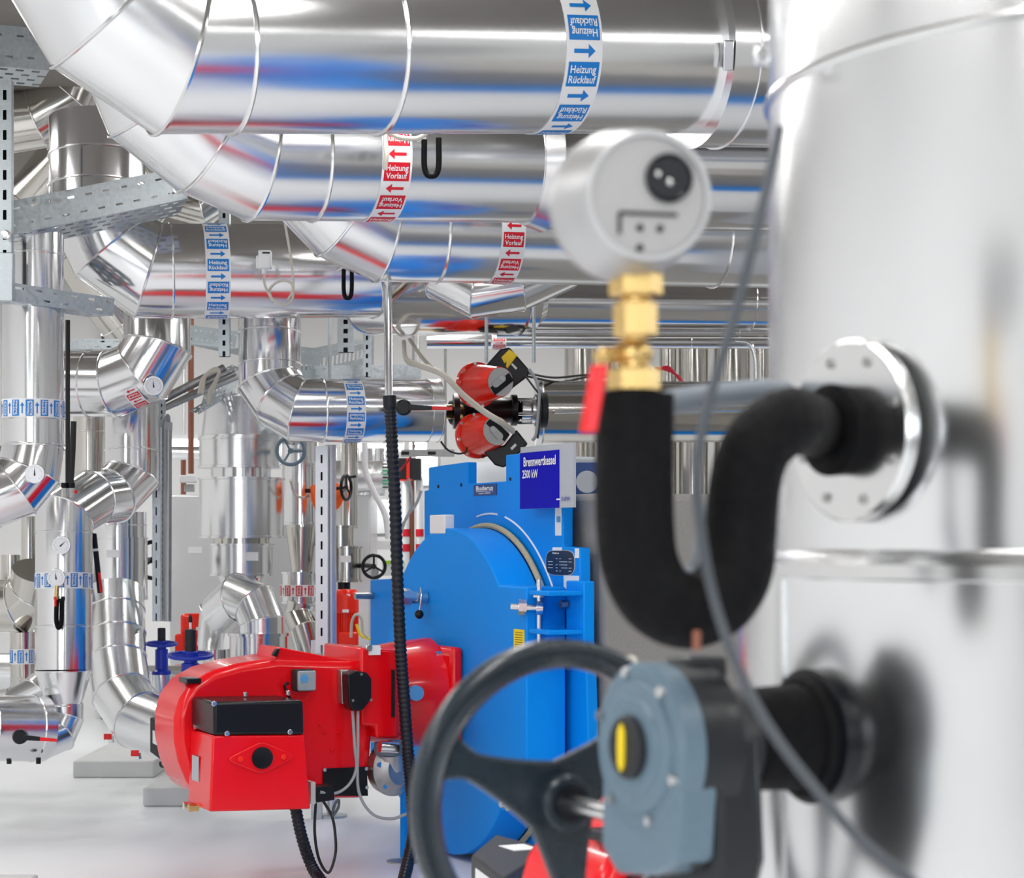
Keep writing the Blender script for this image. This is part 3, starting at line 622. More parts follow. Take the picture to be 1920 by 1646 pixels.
# foil duct and dark band
t = thing('foil_duct', 'crinkled foil-wrapped duct with a green-printed tape end, left of the black hose', 'duct', P(680, 900, 12.9))
M().lathe(P(628, 894, 12.9), V((1, .05, 0)), [(0, S(30, 12.9)), (.1, S(32, 12.9)), (.2, S(29, 12.9)), (.31, S(31, 12.9))], 40).build('duct_body', FOIL, t)
lb = M(); lb.lathe(P(716, 892, 12.9), V((1, .02, 0)), [(0, S(26, 12.9)), (S(20, 12.9), S(26, 12.9))], 40); lbo = lb.build('print_tape', PAPER, t)
b = M(); g = M()
for k in range(8):
    yy = 870+k*6.2
    (g if k in (2, 3, 5, 6) else b).box(P(723, yy, 12.9-S(27, 12.9)), (S(12, 12.9), .004, S(2.4, 12.9)))
b.build('black_print', BLACK, lbo); g.build('green_print', GREEN, lbo)
t = thing('foil_duct_support', 'pale vertical pipes behind the foil duct under the glowing lamps', 'pipe', P(680, 870, 13.4))
for px in (640, 665, 690, 712): M().cyl(P(px, 930, 13.5), P(px, 840, 13.5), S(10, 13.5), 16).build('pipe_length', ALUB, t)
# orange actuator
t = thing('orange_actuator', 'orange gear actuator with black handwheel behind the slotted upright', 'actuator', P(615, 932, 11.8))
M().lathe(P(613, 930, 11.8), V((.25, -1, 0)), [(-.06, S(26, 11.8)), (0, S(32, 11.8)), (.03, S(30, 11.8)), (.05, S(18, 11.8)), (.05, .01)], 40).build('gear_case', ORANGE, t)
M().prism([P(580, 912, 11.75), P(600, 905, 11.75), P(604, 958, 11.75), P(592, 962, 11.75)], [P(580, 912, 11.6), P(600, 905, 11.6), P(604, 958, 11.6), P(592, 962, 11.6)]).build('side_lug', ORANGE, t, bevel=.01)
M().cyl(P(572, 920, 11.7), P(582, 920, 11.7), S(4, 11.7), 12).build('cable_gland', BLACK, t)
handwheel(t, P(649, 914, 11.7), V((1, -.35, 0)), S(23, 11.7), S(3, 11.7), BLACK); M().cyl(P(655, 895, 11.6), P(668, 893, 11.6), S(2.5, 11.6), 10).build('crank_handle', BLACK, t); M().cyl(P(628, 916, 11.75), P(649, 914, 11.7), S(3, 11.7), 10).build('shaft', BLACK, t)
t = thing('gate_valve', 'grey three-spoke handwheel under the taped pipe bend', 'valve', P(545, 845, 11.0)); handwheel(t, P(545, 845, 11.0), V((.15, -1, 0)), S(26, 11), S(3.5, 11), CAST, a0=.5, dish=.02)
M().cyl(P(545, 845, 11.02), P(560, 845, 11.5), S(4, 11), 12).build('shaft', CAST, t)
t = thing('gate_valve', 'black three-spoke handwheel beside the grey clad column', 'valve', P(701, 1062, 12.0)); handwheel(t, P(701, 1062, 12.0), V((.1, -1, 0)), S(21, 12), S(3.2, 12), BLACK, a0=0)
M().cyl(P(701, 1062, 12.02), P(680, 1060, 12.3), S(5, 12), 12).build('shaft', BLACK, t)
t = thing('gate_valve', 'black handwheel edge behind the dark slotted upright', 'valve', P(285, 1045, 11.4)); handwheel(t, P(287, 1050, 11.4), V((.8, -1, 0)), S(34, 11.4), S(4, 11.4), BLACK)
M().cyl(P(287, 1050, 11.4), P(260, 1050, 11.6), S(5, 12), 12).build('shaft', BLACK, t)
# electric box
t = thing('electric_cabinet', 'grey wall-mounted electric box behind the black hose', 'electric box', P(705, 1010, 13.8))
M().box(P(712, 972, 13.8), (S(66, 13.8), .2, S(68, 13.8))).build('enclosure', EBOX, t, bevel=.012); M().box(P(710, 972, 13.69), (S(52, 13.8), .02, S(58, 13.8))).build('cover', WHITE, t, bevel=.006)
M().box(P(712, 1022, 13.75), (S(50, 13.8), .1, S(16, 13.8))).build('terminal_strip', WHITE, t, bevel=.004)
for i, px in enumerate((690, 698, 706)): M().tube(spline([P(px, 1008, 13.7), P(px-4, 1018, 13.6), P(px-14, 1028, 13.6), P(px-24, 1038, 13.7)]), .008, 8).build('cable_tail', CABW, t)
t = thing('lime_label_box', 'white box with a lime green strip right of the black handwheel', 'electric box', P(735, 1080, 13.2))
M().box(P(738, 1066, 13.2), (S(40, 13.2), .15, S(26, 13.2))).build('enclosure', WHITE, t, bevel=.005); M().box(P(740, 1054, 13.115), (S(36, 13.2), .006, S(6, 13.2))).build('lime_strip', LIME, t)
t = thing('fan_grille', 'speckled dark grille low beside the red pump motor', 'grille', P(690, 1190, 13)); 
b = M(); b.box(P(688, 1150, 13.1), (S(44, 13), .05, S(170, 13))); b.build('panel', DSTEEL, t)
M().lathe(P(684, 1116, 13.05), V((0, -1, 0)), [(0, S(7, 13)), (.05, S(7, 13)), (.05, S(4, 13))], 20).build('knob', BLACK, t)
t = thing('exit_box', 'dark cabinet with a red stripe beyond the boiler top left corner', 'electric box', P(765, 905, 13.5))
M().box(P(768, 880, 13.6), (S(44, 13.6), .2, S(40, 13.6))).build('enclosure', DGREY, t); M().box(P(765, 878, 13.48), (S(6, 13.5), .01, S(38, 13.5))).build('red_stripe', REDP, t)
M().box(P(760, 900, 13.46), (S(26, 13.5), .01, S(3, 13.5))).build('red_edge', REDP, t)
t = thing('grey_wall_box', 'pale grey box on the wall left of the boiler top', 'electric box', P(800, 900, 14.0)); M().box(P(803, 880, 14), (S(44, 14), .2, S(70, 14))).build('enclosure', EBOX, t, bevel=.01); M().box(P(803, 880, 13.88), (S(36, 14), .02, S(62, 14))).build('cover', EBOX, t, bevel=.005)
t = thing('support_rail', 'dark slotted rail carrying cables above the boiler left corner', 'rail', P(810, 850, 12.5)); b = M(); perf(b, P(752, 856, 12.5), V((1, 0, 0)), V((0, 0, 1)), S(100, 12.5), S(13, 12.5), 1, .14, .05, .02, .005); b.build('rail_face', DSTEEL, t)
for px in (775, 835): M().cyl(P(px, 844, 12.52), V((P(px, 844, 12.52).x, 12.52, 3.7)), .008, 8).build('hanger_rod', DSTEEL, t)
M().box(P(802, 849.5, 12.54), (S(100, 12.5), .03, S(13, 12.5))).build('rail_back', DGREY, t)
for px, m, lab in ((762, WHITE, 'white vertical pipe left of the boiler shoulder'), (772, COPPER, 'reddish brown vertical pipe left of the boiler shoulder'), (787, WHITE, 'second white vertical pipe touching the boiler edge')):
    t = thing('riser_pipe', lab, 'pipe', (P(px, 0, 13.7).x, 13.7, 0)); M().cyl((P(px, 0, 13.7).x, 13.7, 0), P(px, 897, 13.7), S(5 if m is COPPER else 7, 13.7), 16).build('tube', m, t)
    if m is WHITE:
        for yy in (992, 1020): M().lathe(P(px, yy, 13.7), V((0, 0, -1)), [(0, S(7.6, 13.7)), (S(14, 13.7), S(7.6, 13.7))], 16).build('tape', SRED, t)
# red pump motor
def motor(label, px, y0, y1, w_, d, term=True):
    t = thing('pump_motor', label, 'motor', P(px, y1, d), 'red pump motors'); H = S(y1-y0, d); r = S(w_/2, d); c = P(px, y1, d)
    M().lathe(P(px, y0+(y1-y0)*.38, d), V((0, 0, 1)), [(0, r), (H*.28, r), (H*.34, r*.93), (H*.38, r*.75), (H*.38, .01)], 32).build('fan_cowl', REDP, t)
    M().cyl(c, P(px, y0+(y1-y0)*.38, d), r*.86, 28).build('stator', REDP, t)
    b = M()
    for k in range(30):
        a = 2*math.pi*k/30; e = V((math.cos(a), math.sin(a), 0)); b.box(c+V((0, 0, H*.31))+e*r*.91, (r*.13, r*.05, H*.6), (e, V((0, 0, 1)).cross(e), V((0, 0, 1))))
    b.build('cooling_fins', REDP, t)
    M().box(P(px+w_*.1, y0+10, d)+V((0, -r*.9, 0)), (r*.3, .01, r*.18)).build('rating_plate', PAPER, t)
    M().box(P(px, y0+(y1-y0)*.35, d)+V((0, -r*1.0, 0)), (r*.5, .01, r*.25)).build('type_label', PAPER, t)
    if term: M().box(P(px+w_*.12, y0+(y1-y0)*.83, d)+V((0, -r*1.0, 0)), (r*1.55, r*.5, H*.27)).build('terminal_box', REDP, t, bevel=.012)
    lo = M().lathe(c, V((0, 0, -1)), [(0, r*.95), (.03, r*.95), (.03, r*.7), (c.z, r*.7)], 28).build('pump_pedestal', DGREY, t)
    return t
motor('large red ribbed pump motor right of the round post', 650, 1105, 1218, 46, 11.6)
cable('cable', 'white cable loop arching out of the red motor terminal box', [P(658, 1195, 11.3), P(660, 1165, 11.3), P(668, 1152, 11.3), P(678, 1160, 11.3), P(680, 1185, 11.3), P(690, 1195, 11.3)], .008, CABW)
cable('cable', 'yellowish cable beside the red motor terminal box', [P(668, 1170, 11.35), P(676, 1190, 11.35), P(688, 1196, 11.35), P(705, 1200, 11.4)], .008, YEL)
def smotor(label, px, y0, y1, w_, d):
    t = thing('pump_motor', label, 'motor', P(px, y1, d), 'red pump motors'); ux = V((1, 0, 0))
    M().box(P(px, (y0*.75+y1*.25), d), (S(w_, d), S(w_*.8, d), S((y1-y0)*.5, d))).build('cowl', REDP, t, bevel=.02)
    M().box(P(px, (y0*.3+y1*.7), d), (S(w_*.86, d), S(w_*.7, d), S((y1-y0)*.6, d))).build('stator', RED, t, bevel=.01)
    M().box(P(px-w_*.55, (y0*.3+y1*.7), d-.06), (S(w_*.45, d), S(w_*.5, d), S((y1-y0)*.5, d))).build('terminal_box', REDP, t, bevel=.01)
    c = P(px, y1, d); M().box((c.x, c.y, c.z/2), (S(w_*.6, d), S(w_*.6, d), c.z)).build('pump_pedestal', DGREY, t)
smotor('red motor block behind the two blue-wheeled valves', 360, 1150, 1235, 40, 12.0)
# blue valves
for px, y, hw, d, lab in ((303, 1207, 30, 10.8, 'farther blue handwheel valve, left of the other'), (357, 1229, 43, 9.9, 'nearer and larger blue handwheel valve behind the red burner')):
    t = thing('blue_wheel_valve', lab, 'valve', (P(px, 0, d).x, d, 0), 'blue handwheel valves'); c = P(px, y, d); r = S(hw, d)
    handwheel(t, c, V((.02, -.10, 1)), r*.93, r*.09, VBLUE, 4, r*.35, hint=V((1, 0, 0)))
    M().lathe(c, V((0, 0, -1)), [(0, r*.3), (r*.3, r*.28), (r*.35, r*.40), (r*1.6, r*.40), (r*1.7, r*.6), (r*1.9, r*.6)], 28).build('bonnet', VBLUE, t)
    M().cyl(c-V((0, 0, .01)), c+V((0, 0, r*(1.15 if hw > 35 else 1.0))), r*.25, 20, bev=.004).build('stem_cap', DGREY, t)
    if hw > 35:
        M().cyl(c+V((0, 0, r*1.15)), c+V((0, 0, r*1.5)), r*.06, 10).build('stem_pin', WHITE, t); M().lathe(c+V((0, 0, r*1.45)), V((0, 0, 1)), [(0, r*.09), (r*.2, r*.09), (r*.35, .002)], 12).build('pin_tip', BLACK, t)
    z0 = c.z-r*1.9
    M().lathe((c.x, c.y, z0), V((0, 0, -1)), [(0, r*.75), (z0-.38, r*.75)], 28).build('valve_body', ALUB, t)
pipe('low wide clad pipe lying behind the nearer blue valve', [P(180, 1290, 11.6), P(420, 1290, 11.6)], S(44, 11.6), [(0, .5)], ALUB)
# black box beside the burner, its pump, plinths
d = 9.7; t = thing('black_control_box', 'black control box with a white label left of the red burner', 'control box', P(300, 1430, d))
u = V((.75, -.66, 0)).normalized()
M().prism([P(281, 1345, d), P(281, 1410, d), P(305, 1428, d-.12), P(305, 1352, d-.12)], [P(281, 1345, d)+V((.12, .25, 0)), P(281, 1410, d)+V((.12, .25, 0)), P(305, 1428, d-.12)+V((.22, .25, 0)), P(305, 1352, d-.12)+V((.22, .25, 0))]).build('enclosure', DGREY, t, bevel=.006)
M().prism([P(286, 1369, d-.035), P(286, 1393, d-.035), P(299, 1400, d-.10), P(299, 1373, d-.10)], [P(286, 1369, d-.04), P(286, 1393, d-.04), P(299, 1400, d-.105), P(299, 1373, d-.105)]).build('label_sticker', PAPER, t)
cable('cable', 'short dark cable curling under the black control box', [P(300, 1428, 9.6), P(302, 1436, 9.6), P(312, 1438, 9.6), P(322, 1432, 9.7)], .006, CABB)
for i, (pts, zt, lab) in enumerate(((((150, 1385, 10.6), (300, 1470, 9.0), (420, 1470, 9.0), (260, 1385, 10.9)), .10, 'long white concrete plinth under the mitred pipe bend'),)):
    pass
def plinth(lab, x0, x1, y0, y1, h): M().box(((x0+x1)/2, (y0+y1)/2, h/2), (x1-x0, y1-y0, h)).build('concrete_plinth', CONC, None, bevel=.01); tag(sc.collection.objects[-1], lab, 'plinth', 'painted concrete plinths')
plinth('low concrete plinth under the mitred bend, nearest the burner', -1.95, -1.25, 10.7, 13.0, .10)
plinth('low concrete plinth farther left, beside the tapered riser', -2.6, -2.12, 12.0, 14.5, .10)
plinth('small concrete pad cut by the left picture edge', -2.6, -1.95, 7.9, 8.35, .03)
for px, py, dd, lab in ((207, 1385, 10.4, 'upper small drain tap under the mitred bend'), (258, 1416, 10.0, 'lower small drain tap under the mitred bend')):
    t = thing('drain_tap', lab, 'tap', P(px, py, dd)); M().cyl(P(px, py-6, dd), P(px+2, py+8, dd), .016, 10, bev=.003).build('body', STEEL, t); M().box(P(px-5, py-4, dd-.02), (.04, .012, .03)).build('red_handle', RED, t, bevel=.003)
# brown ceiling drop rods and left background pieces
for px, y0, y1, d, lab in ((358, 310, 888, 12.4, 'brown vertical rod left of the bright column'), (344, 862, 927, 13.2, 'short brown rod behind the longer one')):
    cable('rod', lab, [P(px, y0, d), P(px, (y0+y1)/2, d), P(px, y1, d)], .018, COPPER, 'rod')
t = thing('junction_bracket', 'white bracket box on the brown rod', 'bracket', P(352, 905, 12.3)); M().box(P(353, 898, 12.3), (S(30, 12.3), .08, S(14, 12.3))).build('box_body', WHITE, t, bevel=.006); M().box(P(355, 915, 12.35), (S(18, 12.3), .05, S(14, 12.3))).build('clip', DSTEEL, t)
pipe('far white horizontal pipe under the glowing lamp at the left', [P(-420, 848, 14.6), P(400, 848, 14.6)], S(13, 14.6), [], ALUB, n=28)
# right background behind the pumps
for i, (px, r, lab) in enumerate(((1088, 30, 'left vertical clad pipe in the far right background'), (1160, 22, 'vertical pipe hidden mostly by the brass valve'), (1252, 16, 'thin vertical pipe right of the brass valve, far behind'), (1300, 28, 'middle vertical pipe in the far right background'), (1372, 34, 'dark vertical pipe between the cable and the tall cylinder'), (1428, 14, 'rightmost vertical pipe beside the tall cylinder'))):
    dd = 13.6; c = P(px, 655, dd); t = thing('background_riser', lab, 'pipe', (c.x, c.y, 0), 'far vertical pipes on the right')
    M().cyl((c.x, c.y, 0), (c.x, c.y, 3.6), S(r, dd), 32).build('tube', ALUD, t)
t = thing('red_cable_coil', 'coil of dark red cable hanging right of the brass valve', 'cable', P(1262, 712, 11.6))
for k in range(4): M().tube(spline([P(1228, 690+k*2, 11.6), P(1252, 694-k*2, 11.6), P(1272, 706+k, 11.6), P(1280, 720+k, 11.6), P(1268, 728-k*2, 11.6), P(1245, 724+k, 11.6)]), .008, 8).build('cable_turn', CABR, t)
cable('cable', 'pair of thin black cables running right from the upper pump', [P(990, 700, 10.6), P(1040, 708, 10.8), P(1100, 703, 11), P(1180, 702, 11.2)], .006, CABB)
cable('cable', 'thin black cable sagging just under the other one', [P(990, 706, 10.6), P(1050, 716, 10.8), P(1110, 706, 11), P(1180, 708, 11.2)], .006, CABB)
t = thing('conduit_line', 'thin bright conduit running level in front of the far pipe on the right', 'conduit', P(1060, 770, 10.5)); M().tube(spline([P(1040, 772, 10.42), P(1060, 772, 10.42), P(1250, 768, 10.46), P(1400, 768, 10.5)]), S(3.5, 10.5), 10).build('tube', STEEL, t)
M().tube(spline([P(1378, 640, 10.8), P(1405, 645, 10.8), P(1416, 670, 10.8), P(1418, 712, 10.8)]), S(5, 10.8), 12).build('bent_branch', STEEL, t)
t = thing('bright_doorway', 'narrow bright white panel seen behind the black insulated tube', 'panel', (P(1285, 0, 15.6).x, 15.6, 0)); M().box(((P(1286, 0, 15.6)).x, 15.7, 1.15), (S(44, 15.6), .06, 2.3)).build('leaf', PAPER, t); M().box((P(1266, 0, 15.6).x, 15.62, 1.15), (.03, .1, 2.3)).build('frame', CABW, t)
t = thing('blue_lifting_eye', 'dark blue steel bracket with a round hole on top of the boiler', 'bracket', P(1098, 935, 8.9))
b = M(); cc = P(1101, 903, 8.95); n_ = 40; outer = []; inner = []
for k in range(n_):
    a = 2*math.pi*k/n_; ca, sa = math.cos(a), math.sin(a); sc_ = 1/max(abs(ca), abs(sa)); rr = min(sc_, 1.12)
    outer.append((ca*rr*S(40, 8.95)*.95, sa*rr*S(36, 8.95))); inner.append((ca*S(21, 8.95), sa*S(21, 8.95)))
vs_ = [cc+V((x, dy, z)) for dy in (0, .03) for ring_ in (outer, inner) for x, z in ring_]
fs = []
for k in range(n_):
    k2 = (k+1) % n_; o0, i0, o1, i1 = k, n_+k, 2*n_+k, 3*n_+k; p0, q0, p1, q1 = k2, n_+k2, 2*n_+k2, 3*n_+k2
    fs += [(o0, p0, q0, i0), (o1, i1, q1, p1), (o0, o1, p1, p0), (i0, q0, q1, i1)]
b.add(vs_, fs); b.build('eye_plate', NAVY, t)
# ================================================================== BOILERS AND BURNERS
FI = R(64.5)
BA = V((math.cos(FI), -math.sin(FI), 0)); BN = V((-math.sin(FI), -math.cos(FI), 0)); BZ = V((0, 0, 1))
O1 = V((-.289, 9.0, 0)); O2 = V((1.22, 4.62, 0))
def lt(px, py, t):                                  # local (s, t, z) of boiler 1 where the sight line meets the plane t
    u = (px-960)/F; d = (t+BN.dot(O1))/(BN.x*u+BN.y); p = V((u*d, d, 0)); return ((p-O1).dot(BA), t, CZ+(YH-py)/F*d)
def ls(px, py, s):
    u = (px-960)/F; d = (s+BA.dot(O1))/(BA.x*u+BA.y); p = V((u*d, d, 0)); return (s, (p-O1).dot(BN), CZ+(YH-py)/F*d)
def W(O, q): return O+BA*q[0]+BN*q[1]+BZ*q[2]
AX = (BA, BN, BZ)
TP = -.21
def boiler(O, lab, main):
    t = thing('boiler', lab, 'boiler', (O.x, O.y, 0), 'blue condensing boilers')
    zt = 1.60; smax = lt(1100, 1200, TP)[0]; smin = lt(694, 1200, TP)[0]; sc_ = (smax+smin)/2
    sl0 = lt(800, 1200, TP)[0]; M().box(W(O, ((smax-.05+sl0)/2, TP-1.6, .10+(zt-.1)/2)), (smax-.05-sl0, 3.0, zt-.1), AX).build('insulated_body', JACKET, t, bevel=.03)
    sl = lt(879, 870, -2.0)[0]
    M().box(W(O, (sl+.6, -2.3, (zt+1.93)/2)), (1.2, .6, 1.93-zt), AX).build('top_casing', SIGNG, t, bevel=.02)
    M().box(W(O, (sc_, -1.9, .05)), (smax-smin-.3, 2.9, .10), AX).build('base_frame', BLUE, t)
    ol = [(694, 1087), (795, 1081), (795, 920), (803, 918), (803, 876), (876, 866), (876, 907), (948, 902), (948, 853), (1055, 842), (1055, 1024), (1087, 1027), (1088, 1140), (1098, 1230), (1103, 1400), (1088, 1560), (1060, 1650), (860, 1645), (765, 1560), (735, 1470), (694, 1410)]
    pl = [lt(x, y, TP) for x, y in ol]; pl = [(q[0], q[1], max(.06, q[2])) for q in pl]
    M().prism([W(O, q) for q in pl], [W(O, (q[0], q[1]-.05, q[2])) for q in pl]).build('front_plate', BLUE, t, bevel=.006)
    # door: round outline with a square shoulder towards the hinge
    cz = .737; rd = .722; s1 = lt(987, 1200, 0)[0]; z1 = lt(987, 1101, 0)[2]; z2 = lt(987, 1532, 0)[2]
    def ang(z): return math.asin((z-cz)/rd)
    a1, a2 = ang(z1), ang(z2)
    arc = [(rd*math.cos(a1+(2*math.pi+a2-a1)*k/60), cz+rd*math.sin(a1+(2*math.pi+a2-a1)*k/60)) for k in range(61)]
    out = arc+[(s1, z2-.0), (s1, z1)]
    dr = M().prism([W(O, (s, 0, z)) for s, z in out], [W(O, (s, TP+.03, z)) for s, z in out]).build('door', BLUE, t, bevel=.006)
    b = M(); b.ring(W(O, (.0, TP+.02, cz)), BN, rd+.012, .013, 96, 8); b.build('sealing_rope', ROPE, t)
    b = M()
    for (x0, x1) in ((28, 34), (36, 78), (84, 100)): b.tube([W(O, ((rd+.065)*math.cos(R(x0+(x1-x0)*k/14)), TP+.001, cz+(rd+.065)*math.sin(R(x0+(x1-x0)*k/14)))) for k in range(15)], .0045, 6)
    b.build('white_joint_line', PAPER, t)
    # support leg
    p = lt(757, 1530, .228); c = W(O, p); M().cyl((c.x, c.y, .02), (c.x, c.y, .47), .016, 14).build('support_leg', BLUE, t); M().lathe((c.x, c.y, 0), BZ, [(0, .075), (.006, .075), (.012, .03)], 28).build('foot_disc', DSTEEL, t)
    # hinge
    h = thing_child('hinge', t)
    s0, s2 = lt(990, 1140, 0)[0], lt(1086, 1140, TP+.05)[0]
    for yy in (1110, 1181):
        q = lt(1010, yy, -.08); M().box(W(O, ((s1+s2)/2+.03, TP/2, q[2])), (s2-s1+.02, .21, .018), AX).build('hinge_plate', BLUE, h, bevel=.004)
    q = lt(1040, 1145, -.2); M().box(W(O, ((s1+s2)/2+.05, TP+.03, q[2])), (s2-s1, .05, .26), AX).build('hinge_back', BLUE, h, bevel=.006)
    q = lt(1011, 1145, -.05); c = W(O, (q[0], -.05, q[2])); M().cyl(c-BZ*.15, c+BZ*.13, .012, 14, bev=.003).build('hinge_pin', STEEL, h); M().cyl(c+BZ*.055, c+BZ*.075, .03, 20).build('washer', STEEL, h)
    c0 = W(O, lt(957, 1137, .06)); c1 = W(O, lt(1012, 1140, -.05))
    M().cyl(c0, c1, .014, 16).build('adjusting_bolt', STEEL, h); M().cyl(c0+(c1-c0)*.28, c0+(c1-c0)*.55, .032, 6).build('hex_nut', STEEL, h); M().cyl(c1-(c1-c0)*.12, c1+(c1-c0)*.1, .03, 20).build('eye', STEEL, h)
    c = W(O, lt(1063, 1133, TP+.06)); M().cyl(c, c+BN*.03, .018, 6).build('hex_bolt', DSTEEL, h)
    # sight glass with a lever
    q = lt(800, 1120, 0); c = W(O, q)
    g = thing_child('sight_glass', t); M().cyl(c, c+BN*.13, .03, 28, bev=.004).build('barrel', STEEL, g); M().cyl(c+BN*.085, c+BN*.132, .042, 8).build('clamp_nut', STEEL, g)
    M().cyl(c+BN*.133, c+BN*.135, .024, 20).build('lens', GLASS, g)
    kn = c+BN*.05+BZ*-.075+BA*.03; M().tube(spline([c+BN*.04+BZ*.045+BA*.03, c+BN*.045+BA*.045, kn]), .005, 8).build('wire_lever', STEEL, g); M().ball(kn, .021, 16).build('ball_knob', BLACK, g)
    # junction box on the door crown
    c = W(O, (lt(821, 990, .0)[0], -.02, cz+rd+.018)); M().box(c, (.17, .05, .085), AX).build('junction_box', WHITE, t, bevel=.006)
    # bolts
    c = W(O, lt(958, 1506, 0)); M().cyl(c, c+BN*.05, .016, 16, bev=.003).build('clamp_bolt', STEEL, t); M().cyl(c, c+BN*.02, .03, 6).build('hex_nut', STEEL, t)
    c = W(O, lt(700, 1117, TP)); M().cyl(c, c+BN*.10, .018, 16).build('cable_stub', DSTEEL, t)
    # name plate and stickers on the plate
    def card(x0, x1, y0, y1, m, nm, tt=TP, th=.003, par=None, lab=None):
        a, b_ = lt(x0, (y0+y1)/2, tt), lt(x1, (y0+y1)/2, tt); zc0, zc1 = lt((x0+x1)/2, y1, tt)[2], lt((x0+x1)/2, y0, tt)[2]
        M().box(W(O, ((a[0]+b_[0])/2, tt+th/2, (zc0+zc1)/2)), (b_[0]-a[0], th, zc1-zc0), AX).build(nm, m, par or t, label=lab)
        return ((a[0]+b_[0])/2, tt+th, (zc0+zc1)/2), b_[0]-a[0], zc1-zc0
    if main:
        q, w_, h_ = card(889, 932, 908, 929, NAVY, 'maker_plate')
        flat_text('Buderus', W(O, (q[0], q[1], q[2]+h_*.17)), BA, BZ, h_*.42, PAPER, t, 'maker_lettering', w_*.74, .03)
        M().box(W(O, (q[0], q[1]+.001, q[2]-h_*.12)), (w_*.74, .001, h_*.04), AX).build('maker_underline', PAPER, t)
        flat_text('Logano SB825', W(O, (q[0], q[1], q[2]-h_*.30)), BA, BZ, h_*.16, PAPER, t, 'type_lettering', w_*.52, .02)
        card(1042, 1053, 952, 1004, PAPER, 'energy_sticker'); q, _, h_ = card(1044.5, 1050.5, 968, 979, CYAN, 'sticker_mark', TP+.004)
        # rating plate: rounded outline
        c0 = lt(1051, 1055, TP); w_ = lt(1078, 1055, TP)[0]-lt(1023.5, 1055, TP)[0]; h_ = lt(1051, 1031, TP)[2]-lt(1051, 1079, TP)[2]
        for k, (m, sc2, tt) in enumerate(((SIGNG, 1.0, .002), (PLATEB, .95, .004))):
            o_ = []
            for i in range(48):
                a = 2*math.pi*i/48; ca, sa = math.cos(a), math.sin(a); e = .42
                o_.append((math.copysign(abs(ca)**e, ca)*w_/2*sc2, math.copysign(abs(sa)**(e+.25), sa)*h_/2*sc2))
            M().prism([W(O, (c0[0]+x, c0[1]+tt, c0[2]+z)) for x, z in o_], [W(O, (c0[0]+x, c0[1], c0[2]+z)) for x, z in o_]).build('rating_plate' if k else 'rating_plate_rim', m, t)
        flat_text('Buderus', W(O, (c0[0]-w_*.12, c0[1]+.004, c0[2]+h_*.38)), BA, BZ, h_*.07, PAPER, t, 'plate_lettering', w_*.22, .03)
        b = M()
        for r_ in range(5):
            for (x, ww) in ((-.32, .16), (-.1, .06), (.02, .05), (.16, .2), (.36, .1)):
                if (r_+int(x*50)) % 4: b.box(W(O, (c0[0]+x*w_, c0[1]+.0045, c0[2]+h_*(.16-.12*r_))), (ww*w_, .001, h_*.032), AX)
        b.build('plate_print', SIGNG, t)
        card(1037, 1054, 1026, 1033, PAPER, 'small_sticker'); card(1079, 1086, 1028, 1046, PAPER, 'side_sticker'); card(1058, 1086, 1079, 1104, PAPER, 'paper_notice')
        q, w_, h_ = card(964.5, 983.5, 1180, 1220, YEL, 'yellow_warning_sticker', 0.0)
        b = M()
        for r_ in range(7): b.box(W(O, (q[0], q[1]+.0006, q[2]+h_*(.36-.115*r_))), (w_*.74, .001, h_*.022), AX)
        b.build('sticker_print', DGREY, t)
        for px, py in ((865, 909), (957, 898), (822, 912)):
            card(px-1.6, px+1.6, py-3, py+3, SLOT, 'slot_hole', TP, .0012)
    return t
def thing_child(name, parent):
    o = bpy.data.objects.new(name, None); sc.collection.objects.link(o); o.parent = parent; o.empty_display_size = .05; ORG[o.name] = ORG[parent.name]; return o
boiler(O1, 'blue boiler with round door and white junction box, red burner flanged to it', True)
boiler(O2, 'second blue boiler standing mostly behind the tall foreground cylinder', False)
# the sign
sg = thing('information_sign', 'blue and grey sign reading Brennwertkessel 2500 kW on the boiler top edge', 'sign', W(O1, lt(1025, 952, TP+.08)))
def sq(x, y, t_=TP+.07): return W(O1, lt(x, y, t_))
q0, q1 = lt(976, 900, TP+.07), lt(1075, 900, TP+.07); zt_, zb = lt(1075, 829, TP+.07)[2], lt(1075, 951, TP+.07)[2]
M().box(W(O1, ((q0[0]+q1[0])/2, TP+.064, (zt_+zb)/2)), (q1[0]-q0[0], .012, zt_-zb), AX).build('sign_panel', SIGNG, sg)
qb = lt(1049, 900, TP+.07); zt2 = lt(1049, 843, TP+.07)[2]
M().box(W(O1, ((q0[0]+qb[0])/2, TP+.0715, (zt2+zb)/2)), (qb[0]-q0[0], .003, zt2-zb), AX).build('blue_field', SIGNB, sg)
c = lt(1012, 864, TP+.0745); flat_text('Brennwertkessel', W(O1, c), BA, BZ, .040, PAPER, sg, 'sign_lettering', (lt(1040, 864, TP+.0745)[0]-lt(980, 864, TP+.0745)[0]), .02)
c = lt(994.5, 888.5, TP+.0745); flat_text('2500 kW', W(O1, c), BA, BZ, .036, PAPER, sg, 'sign_lettering', (lt(1009, 888, TP+.0745)[0]-lt(980, 888, TP+.0745)[0]), .02)
c = lt(1061.5, 935, TP+.0725); flat_text('EnBW', W(O1, c), BA, BZ, .016, SIGNB, sg, 'logo_lettering', (lt(1069, 935, TP+.0745)[0]-lt(1054, 935, TP+.0745)[0]), .0)
c = lt(1047, 936, TP+.0745); M().box(W(O1, c), (.035, .002, .006), AX).build('logo_dash', PAPER, sg)
for x in (.12, .42): M().box(W(O1, (q0[0]+(q1[0]-q0[0])*x, TP+.035, zb+.10)), (.03, .05, .16), AX).build('mounting_clip', STEEL, sg)

